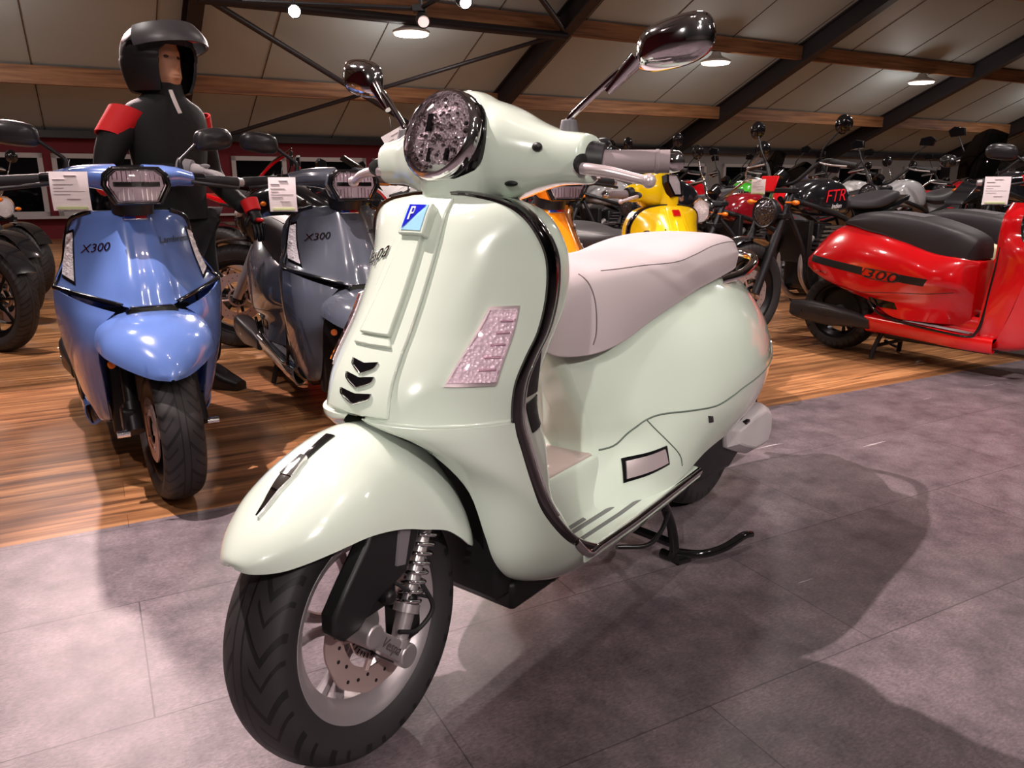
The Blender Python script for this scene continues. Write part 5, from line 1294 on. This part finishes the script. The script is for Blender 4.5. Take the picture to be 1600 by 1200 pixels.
def beam_wood():
    m, N, L, b = node_mat('purlin_timber')
    tc = N.new('ShaderNodeTexCoord'); mp = N.new('ShaderNodeMapping'); mp.inputs['Scale'].default_value = (.5, 9, 9); L.new(tc.outputs['Object'], mp.inputs[0])
    n = N.new('ShaderNodeTexNoise'); n.inputs['Scale'].default_value = 2; n.inputs['Detail'].default_value = 6; L.new(mp.outputs[0], n.inputs['Vector'])
    r = N.new('ShaderNodeValToRGB'); e = r.color_ramp.elements; e[0].position = .3; e[0].color = lin((112, 70, 46)); e[1].position = .7; e[1].color = lin((186, 132, 88)); L.new(n.outputs['Fac'], r.inputs[0]); L.new(r.outputs[0], b.inputs['Base Color']); b.inputs['Roughness'].default_value = .6
    return m
STEEL = mat('painted_steel', (42, 36, 40), .45)
PANEL = mat('roof_panel', (186, 194, 194), .6)
BURG = mat('burgundy_wall', (112, 18, 34), .7)
GREYW = mat('grey_wall', (150, 144, 142), .7)
FRAME = mat('window_frame', (190, 180, 180), .5)
GLASS = mat('night_glass', (10, 10, 14), .03, spec=.6)

def add(o, kind='structure'): o['kind'] = kind; return rb(o)
fy = 2.325
add(MB().box(((X0 + X1) / 2, (YB + fy) / 2, -.05), (X1 - X0, fy - YB, .1)).build('floor', slate(), None, 0))
add(MB().box(((X0 + X1) / 2, (DW + fy) / 2, -.05), (X1 - X0, DW - fy, .1)).build('floor', wood_floor(), None, 0))
# roof: two slopes, panel joints between
def slope(y0, z0, y1, z1, x0, x1, th, name, m):
    G = np.array([[(x, y0, z0), (x, y1, z1)] for x in (x0, x1)]); n = nrm(V3(0, -(z1 - z0), (y1 - y0))); n *= np.sign(n[2])
    mb = MB(); a = G.reshape(-1, 3); mb.add(np.r_[a, a + n * th], [(0, 1, 3, 2), (4, 6, 7, 5), (0, 2, 6, 4), (1, 5, 7, 3), (0, 4, 5, 1), (2, 3, 7, 6)])
    return add(mb.build(name, m, None, 0))
slope(RIDGE, roofz(RIDGE), DW, EH, X0, X1, .12, 'ceiling', PANEL)
slope(YB, roofz(RIDGE) - SL * (RIDGE - YB), RIDGE, roofz(RIDGE), X0, X1, .12, 'ceiling', PANEL)
m = MB()
for k in range(26):
    x = X0 + 1.65 * k + .3
    m.prism([(RIDGE, roofz(RIDGE) - .004), (DW, EH - .004), (DW, EH - .012), (RIDGE, roofz(RIDGE) - .012)], .014, (x, 0, 0), (0, 1, 0), (0, 0, 1))
q = add(m.build('trim_1', mat('joint_brown', (92, 78, 70), .8), None, 0))
# walls
def wall(name, x0, x1, y0, y1, z0, z1, m): return add(MB().box(((x0 + x1) / 2, (y0 + y1) / 2, (z0 + z1) / 2), (x1 - x0, y1 - y0, z1 - z0)).build(name, m, None, 0))
SILL, HEADZ = .40, 1.46
XC = 8.5
wins = [(-5.6, -3.2), (-2.9, -.55), (-.42, .9), (2.55, 3.58), (3.75, 5.2), (5.35, 6.8), (9.6, 11.2), (12.1, 14.4), (15.0, 16.0), (16.7, 18.2), (19.4, 21.4), (22.4, 24.6), (26, 28.5), (29.5, 32)]
wall('wall_far_low', X0, XC, DW, DW + .2, 0, SILL, BURG).name = 'wall_far'
wall('wall_far', XC, X1, DW, DW + .2, 0, SILL, GREYW)
wall('wall_far', X0, XC, DW, DW + .2, HEADZ, EH + .1, BURG)
wall('wall_far', XC, X1, DW, DW + .2, HEADZ, EH + .1, GREYW)
xs = [X0] + [v for w in wins for v in w] + [X1]
for k in range(0, len(xs), 2):
    wall('wall_far', xs[k], xs[k + 1], DW, DW + .2, SILL, HEADZ, BURG if xs[k] < XC else GREYW)
for k, (a, b_) in enumerate(wins):
    e = bpy.data.objects.new('window_%d' % (k + 1), None); C.objects.link(e); e.rotation_euler = (0, 0, RA); e['kind'] = 'structure'
    m = MB()
    for z in (SILL + .04, HEADZ - .04): m.box(((a + b_) / 2, DW - .01, z), (b_ - a, .1, .08))
    for x in (a + .04, b_ - .04): m.box((x, DW - .01, (SILL + HEADZ) / 2), (.08, .1, HEADZ - SILL))
    m.build('window_frame', FRAME, e, 0)
    MB().box(((a + b_) / 2, DW + .06, (SILL + HEADZ) / 2), (b_ - a, .02, HEADZ - SILL)).build('pane', GLASS, e, 0)
add(MB().box(((X0 + XC) / 2, DW - .08, SILL - .02), (XC - X0, .22, .04)).build('trim_2', FRAME, None, 0))
add(MB().box(((X1 + X0) / 2, DW - .12, EH - .05), (X1 - X0, .2, .12)).build('trim_3', STEEL, None, 0))
for nm, x in (('wall_left', X0), ('wall_right', X1)):
    m = MB().prism([(YB, 0), (DW, 0), (DW, EH + .1), (RIDGE, roofz(RIDGE) + .1), (YB, roofz(RIDGE) - SL * (RIDGE - YB) + .1)], .2, (x, 0, 0), (0, 1, 0), (0, 0, 1)); add(m.build(nm, GREYW if x > 0 else BURG, None, 0))
wall('wall_back', X0, X1, YB - .2, YB, 0, 4.5, GREYW)
# steel rafters, timber purlins
RX = [-4.05, 1.62, 7.28, 12.95, 18.6, 24.3, 30.0]
for k, x in enumerate(RX):
    m = MB(); d = .40; w = .20
    for z0, z1, ww in ((0, -.03, w), (-.03, -d + .03, .05), (-d + .03, -d, w)):
        m.prism([(RIDGE, roofz(RIDGE) + z0), (DW - .05, EH + .02 + z0), (DW - .05, EH + .02 + z1), (RIDGE, roofz(RIDGE) + z1)], ww, (x, 0, 0), (0, 1, 0), (0, 0, 1))
    add(m.build('rafter', STEEL, None, 0))
    add(MB().box((x, DW - .15, EH / 2 - .1), (.2, .2, EH - .2)).build('column', STEEL, None, 0))
TIM = beam_wood()
PY = [14.05, 11.80, 9.50, 7.2, 4.9, 2.6]
for y in PY:
    m = MB().box(((X0 + X1) / 2, y, roofz(y) - .15), (X1 - X0, .10, .26)); add(m.build('purlin', TIM, None, 0))
# bracing between the first two visible rafters and its strut
def rod(a, b_, r, nm='brace'): 
    m = MB().tube([a, b_], r, 8); add(m.build(nm, STEEL, None, 50))
def rz_(y, dz=-.36): return roofz(y) + dz
for xa, xb in ((1.62, 7.28),):
    rod((xa, 11.6, rz_(11.6)), (xb, 15.8, rz_(15.8)), .045)
    rod((xb, 11.6, rz_(11.6)), (xa, 15.8, rz_(15.8)), .035)
    rod((xb, 11.6, rz_(11.6)), (xa, 7.2, rz_(7.2)), .045)
    rod((xa, 11.6, rz_(11.6, -.42)), (xb, 11.6, rz_(11.6, -.42)), .07, 'strut')

# ------------------------------------------------------------------ lamps
LAMPW = mat('lamp_disc', (255, 240, 225), .5, emit=(255, 232, 210), es=14)
LAMPC = mat('lamp_body', (210, 205, 200), .4)
def hb(x, y, z, label, vis=True):
    t = thing('pendant_lamp', label, 'lamp', rp(x, y, z), RA, 'round high-bay lamps under the timber beam')
    MB().lathe([(0, .001), (0, .24), (.02, .28), (.05, .28), (.10, .16), (.14, .10), (.20, .08), (.20, .001)], 32, 'z').build('lamp_body', LAMPC, t, 40)
    MB().lathe([(-.004, .001), (-.006, .25), (.0, .255)], 32, 'z').build('light_disc', LAMPW, t, 40)
    MB().tube([(0, 0, .19), (0, 0, .28)], .01, 8).build('hook', BLK, t, 40)
    l = bpy.data.lights.new('lamp_light', 'AREA'); l.shape = 'DISK'; l.size = .5; l.energy = 34; l.color = (1, .95, .90); lo = bpy.data.objects.new('lamp_light', l); C.objects.link(lo); lo.parent = t; lo.location = (0, 0, -.02)
    l = bpy.data.lights.new('lamp_fill', 'POINT'); l.energy = 22; l.color = (1, .97, .94); l.shadow_soft_size = .2; lo = bpy.data.objects.new('lamp_fill', l); C.objects.link(lo); lo.parent = t; lo.location = (0, 0, -.35)  # point light added below the disc to brighten the ceiling
hb(4.65, 11.8, 3.13, 'round pendant lamp left of the hanging mirror bracket, above the headlight')
hb(10.72, 11.8, 3.13, 'round pendant lamp just behind the big chrome mirror')
hb(16.8, 11.8, 3.13, 'round pendant lamp hanging over the red scooter')
for x, y in ((-1.4, 11.8), (22.9, 11.8), (-1.4, 4.9), (4.65, 4.9), (10.7, 4.9), (1.6, -3), (7.6, -3)): hb(x, y, min(3.13, roofz(y) - .6) if y > 10 else 4.6, 'unseen round pendant lamp, added beyond the edge of the picture')  # extra lamps out of view, added for ambient light and chrome reflections

SPH = mat('spot_black', (20, 19, 21), .4)
def spot(p, aim, watt, size_deg=60, blend=.35, col=(1, .86, .80), lens=True, label='unseen black track spotlight outside the picture above the viewer', rad=.04, glow=300, group='track spotlights above the scooters'):
    p = V3(*p); d = nrm(V3(*aim) - p)
    t = thing('track_spotlight', label, 'spotlight', tuple(p), 0, group)
    q = Vector(d).to_track_quat('-Z', 'Y').to_matrix().to_4x4()
    MB().lathe([(-.0, .045), (.0, .052), (.09, .052), (.14, .035), (.16, .02), (.16, .001)], 24, 'z', M=q).build('spot_head', SPH, t, 40)
    MB().lathe([(.006, .001), (.006, .044)], 24, 'z', M=q).build('spot_lens', mat('spot_lens_%d' % glow, (255, 240, 240), .3, emit=(255, 225, 225), es=glow), t, 0)
    u = np.array(q.to_3x3() @ Vector((0, 0, .10))); MB().tube([tuple(u), (u[0], u[1], u[2] + .15)], .012, 8).build('spot_arm', SPH, t, 40)
    l = bpy.data.lights.new('spot_light', 'SPOT'); l.energy = watt; l.spot_size = R(size_deg); l.spot_blend = blend; l.color = col; l.shadow_soft_size = rad
    lo = bpy.data.objects.new('spot_light', l); C.objects.link(lo); lo.parent = t; lo.location = tuple(d * .015); lo.rotation_euler = Vector(d).to_track_quat('-Z', 'Y').to_euler()
    return t
TH = R(37.5)
HEAD = math.atan2(-cos(TH), -sin(TH))
MINT = mat('mint_paint', (202, 213, 199), .22, coat=1)
TAUPE = mat('taupe_vinyl', (174, 161, 163), .5, bump=.15, bscale=900)
hero_root = vespa('scooter', 'pale mint green classic scooter with taupe seat standing in front of all the others', 'scooter', (-.274, 1.17, 0), HEAD, MINT, TAUPE, steer_head=0)
BLUE = mat('blue_paint', (96, 124, 188), .2, coat=1)
GREYP = mat('slate_grey_paint', (78, 82, 92), .2, coat=1)
REDP = mat('red_paint', (214, 14, 22), .2, coat=1)
BEIGE = mat('champagne_paint', (176, 160, 128), .25, .2, coat=1)
ORG = mat('orange_paint', (246, 140, 20), .22, coat=1)
YEL = mat('yellow_paint', (246, 200, 12), .22, coat=1)
a1 = math.atan2(-.85, .53); a2 = math.atan2(-.808, .589)
lambretta('scooter', 'light blue scooter with six-sided headlight standing on the wooden floor', 'scooter', (-1.055, 2.26, 0), a1, BLUE, steer=R(3))
lambretta('scooter', 'slate grey scooter with black seat between the blue one and the mint green one', 'scooter', (-.50, 2.78, 0), a1 + R(-2), GREYP)
lambretta('scooter', 'bright red scooter with black 300 stripe, its nose cut off by the photo edge', 'scooter', (2.75, 3.42, 0), a2, REDP, stripe=1, steer=R(-47))
lambretta('scooter', 'champagne beige scooter with black stripe standing behind the red one', 'scooter', (3.35, 3.79, 0), a2, BEIGE, stripe=1)
lambretta('scooter', 'orange scooter showing only its shield edge behind the mint green one', 'scooter', (.285, 2.83, 0), math.atan2(-.87, .5), ORG, lettering=('', 'V350'))
yl = vespa('scooter', 'bright yellow scooter with turned handlebar behind the taupe seat', 'scooter', (.80, 3.28, 0), math.atan2(-.89, .45), YEL, mat('black_vinyl', (46, 43, 46)), hero=False, steer=R(24), steer_head=R(28))
yl.scale = (.92, .92, .92)
w = bpy.data.worlds.new('night'); bpy.context.scene.world = w; w.use_nodes = True; w.node_tree.nodes['Background'].inputs[0].default_value = (.01, .01, .014, 1)
def cf(px, py, d):   # a point seen at photo position (px, py), d metres ahead
    P = math.atan(313 / 1202); a = (px - 800) / 1202; b = (600 - py) / 1202; v = V3(a, cos(P) + b * sin(P), -sin(P) + b * cos(P)); v = v * d / v[1]; return (v[0], v[1], v[2] + .95)
SPK = (1, .84, .82)
# spotlights the photo shows
spot(cf(460, 18, 6.5), (-.2, 1.6, .5), 260, 70, label='lit track spotlight shining at the camera above the dark rafter', glow=120)
spot(cf(662, 34, 6.5), (.3, 2.6, .4), 90, 60, label='black track spotlight hanging at the corner of the rail', glow=.3)
spot(cf(728, 4, 6.2), (1.3, 2.8, .4), 120, 60, label='track spotlight with its white lens lit at the top edge', glow=30)
# the rail they hang from
a, b_, c_ = V3(*cf(380, 2, 6.6)), V3(*cf(655, 14, 6.6)), V3(*cf(720, -22, 6.2))
lt = t = thing('light_track', 'black angled lighting rail hanging below the timber beam', 'lighting rail', tuple(b_), 0)
for q in ((a, b_), (b_, c_)): MB().tube([q[0] - b_, q[1] - b_], .018, 8).build('rail', SPH, t, 40)
MB().box((0, 0, 0), (.1, .1, .05)).build('rail_joint', SPH, t, 0, bevel=.005)
for q in (a - b_, V3(0, 0, 0)): MB().tube([q, q + V3(0, 0, 1.0)], .004, 6).build('hanger_wire', SPH, t, 40)
# unseen spotlights behind and beside the camera, several added to brighten the mint scooter
H = 3.9
G_ = 'track spotlights behind the viewer'
spot((-2.65, 4.4, 2.3), (-1.0, 1.35, 0), 270, 74, .15, (1, .74, .72), group=G_, rad=.05)
spot((2.3, -.1, H), (-1.15, 1.55, 0), 70, 46, .12, SPK, group=G_, rad=.02)
spot((-1.7, 1.95, 3.6), (.85, 1.25, 0), 820, 66, .15, SPK, group=G_, rad=.02)
spot((-1.5, -3.5, 3.2), (.0, 1.6, .85), 580, 15, .35, (1, .95, .89), group=G_)  # added narrow beam, shaped to light the scooter and spare the floor ahead
spot((1.7, -1.9, 2.7), (-.28, 1.15, .24), 300, 10, .5, (1, .90, .88), group=G_)  # narrow beam added to brighten the front wheel
spot((2.5, -2.0, 3.2), (.38, 1.9, .68), 430, 15, .35, (1, .95, .88), group=G_)  # narrow beam added to lift the left cowl and seat
spot((.2, 1.0, 4.2), (.25, 1.95, .8), 130, 17, .4, (1, .93, .90), group=G_)  # top light added for a brighter seat
spot((3.0, 1.0, H), (2.6, 4.2, .3), 260, 70, .4, (1, .9, .87), group=G_)
spot((-1.9, 0.2, 3.6), (-1.6, 3.2, .5), 170, 60, .5, (1, .88, .84), group=G_)
spot((.6, .8, 3.9), (.9, 3.6, .7), 150, 55, .5, (1, .9, .87), group=G_)
for x, y, px, py in ((2.6, 3.6, 2.4, 6.4), (5.0, 5.0, 4.6, 8.0), (-2.9, 4.2, -2.8, 6.4), (.4, 4.4, .3, 7.0)):
    spot((x, y, 3.7), (px, py, .5), 330, 95, .6, (1, .9, .84), group=G_)
GR = 'motorcycles parked in rows at the back'
pal = {k: mat('paint_' + k, c, .15, coat=1) for k, c in dict(red=(200, 16, 26), wine=(120, 12, 24), green=(70, 180, 50), white=(214, 210, 210), silver=(150, 148, 150), dark=(24, 24, 28), blue=(40, 70, 150), orange=(236, 90, 20)).items()}
HD = math.atan2(-.52, -.85)
bk = moto('motorcycle', 'black motorcycle with round headlight, red FTR lettering and paper tag, behind the taupe seat', (1.42, 4.72, 0), HD, 'naked', pal['dark'], hz=.78)
cr1 = moto('motorcycle', 'dark red cruiser with round chrome headlight just behind the yellow shield', (1.25, 5.62, 0), HD, 'cruiser', pal['wine'])
ad = moto('motorcycle', 'tall black touring motorcycle with windscreen, left of the red scooter tag', (3.30, 5.80, 0), HD, 'adventure', pal['dark'], mirrors='angled')
spb = moto('motorcycle', 'red and black sports motorcycle behind the grey scooter', (-.88, 5.75, 0), math.atan2(-.25, .95), 'sport', pal['red'], mirrors='angled')
nk = moto('motorcycle', 'silver naked motorcycle behind the tall touring one', (2.86, 6.55, 0), HD, 'naked', pal['silver'], GR, mirrors='angled')
def rc(c): return {'paint_dark': pal[c], 'paint_wine': pal[c], 'paint_red': pal[c], 'paint_silver': pal[c]}
far = 'motorcycle standing deep in the crowd near the windows'
rows = [
    (bk, .82, 6.42, 'dark', 'black round-headlight motorcycle behind the dark red cruiser'), (nk, .38, 7.15, 'silver', 'silver motorcycle under the mint handlebar grip'), (cr1, -.05, 7.9, 'dark', far), (nk, -.5, 8.6, 'red', far),
    (spb, 2.42, 7.3, 'red', 'red sports motorcycle behind the black one with the paper tag'), (nk, 1.98, 8.05, 'green', 'green motorcycle behind the red tank of the cruiser'), (bk, 1.54, 8.8, 'red', far), (cr1, 1.1, 9.5, 'dark', far),
    (nk, 4.75, 6.62, 'red', 'red motorcycle over the beige scooter seat'), (spb, 4.30, 7.35, 'dark', 'black sports motorcycle over the beige scooter seat'), (cr1, 3.86, 8.1, 'red', far), (nk, 3.42, 8.85, 'white', far), (ad, 2.98, 9.55, 'blue', far), (nk, 2.55, 10.3, 'dark', far),
    (nk, 6.5, 7.45, 'orange', 'orange motorcycle behind the paper tag of the red scooter'), (bk, 6.05, 8.2, 'dark', far), (spb, 5.6, 8.95, 'white', far), (nk, 5.15, 9.7, 'red', far), (cr1, 4.7, 10.4, 'dark', far),
    (nk, 7.9, 9.2, 'dark', far), (ad, 7.4, 10.0, 'red', far),
]
for t, x, y, c, lb in rows: place(t, lb, (x, y, 0), HD + random.uniform(-.06, .06), rc(c), GR)
# marks that only the near black one carries
tk = next(c for c in bk.children if c.name.startswith('fuel_tank'))
m = text_flat('FTR', .105, (-.60, .1415, .875), (-1, 0, .06), (.15, 0, 1), .3, wide=1.1); m.build('tank_lettering', mat('red_letter', (222, 30, 44), .4), tk, 0)
m = text_flat('Indian', .04, (-.62, .142, .815), (-1, 0, .06), (.1, 0, 1), .3); m.build('white_tank_lettering', mat('white_letter', (230, 225, 225), .4), tk, 0)
m = MB().prism([(-.055, -.05), (-.065, .04), (.065, .04), (.055, -.05)], .012, (-.13, .02, .955), (0, 1, 0), (-.3, 0, 1)); m.build('fly_screen', pal['red'], bk, 30, bevel=.008)
# bikes at the left edge whose front wheels point in
place(bk, 'black motorcycle with cast wheel cut off by the left photo edge, nearest of three', (-2.98, 4.42, 0), math.atan2(-.36, .93), rc('dark'))
place(nk, 'motorcycle with white tyre line, second of the three front wheels at the left edge', (-3.50, 5.36, 0), math.atan2(-.36, .93), rc('dark'))
moto('motorcycle', 'black cruiser with wire-spoke front wheel left of the blue scooter', (-4.12, 6.55, 0), math.atan2(-.36, .93), 'cruiser', pal['dark'], wire=True)
b2 = place(spb, 'black motorcycle with bulky fairing between the blue and grey scooters', (-1.62, 4.55, 0), math.atan2(-.2, -.95), rc('dark'))
place(spb, 'white sports motorcycle between the grey scooter headlight and the mint lever', (-.45, 6.5, 0), math.atan2(-.35, .93), rc('white'))
mannequin((-1.50, 3.50, 0), R(-24))
helmet((-1.495, 3.50, 1.455), R(-24))
# price tags
price_tag('price_tag', 'paper price tag hanging from the blue scooter handlebar', cf(106, 268, 2.05), R(-90) + .1, .095, .098)
price_tag('price_tag', 'paper price tag hanging from the grey scooter handlebar', cf(440, 277, 2.5), R(-90) + .05, .085, .105)
price_tag('price_tag', 'paper price tag hanging from the red scooter handlebar', cf(1560, 276, 3.2), R(-90) - .2, .095, .110)
price_tag('price_tag', 'paper price tag on the black motorcycle with round headlight', cf(1186, 280, 4.4), R(-90) - .5, .075, .08)
price_tag('price_tag', 'small key tag tied behind the mint headset', cf(612, 205, 1.75), R(-90) + .3, .055, .08, tilt=.5)
cam = bpy.data.cameras.new('camera'); co = bpy.data.objects.new('camera', cam); C.objects.link(co)
cam.sensor_width = 36; cam.lens = 1202 / 1600 * 36; cam.clip_start = .02
co.location = (0, 0, .95); co.rotation_euler = (R(90) - math.atan(313 / 1202), 0, 0)
bpy.context.scene.camera = co
vs = bpy.context.scene.view_settings; vs.view_transform = 'Standard'; vs.look = 'None'; vs.gamma = 1; vs.use_curve_mapping = False; vs.exposure = 0
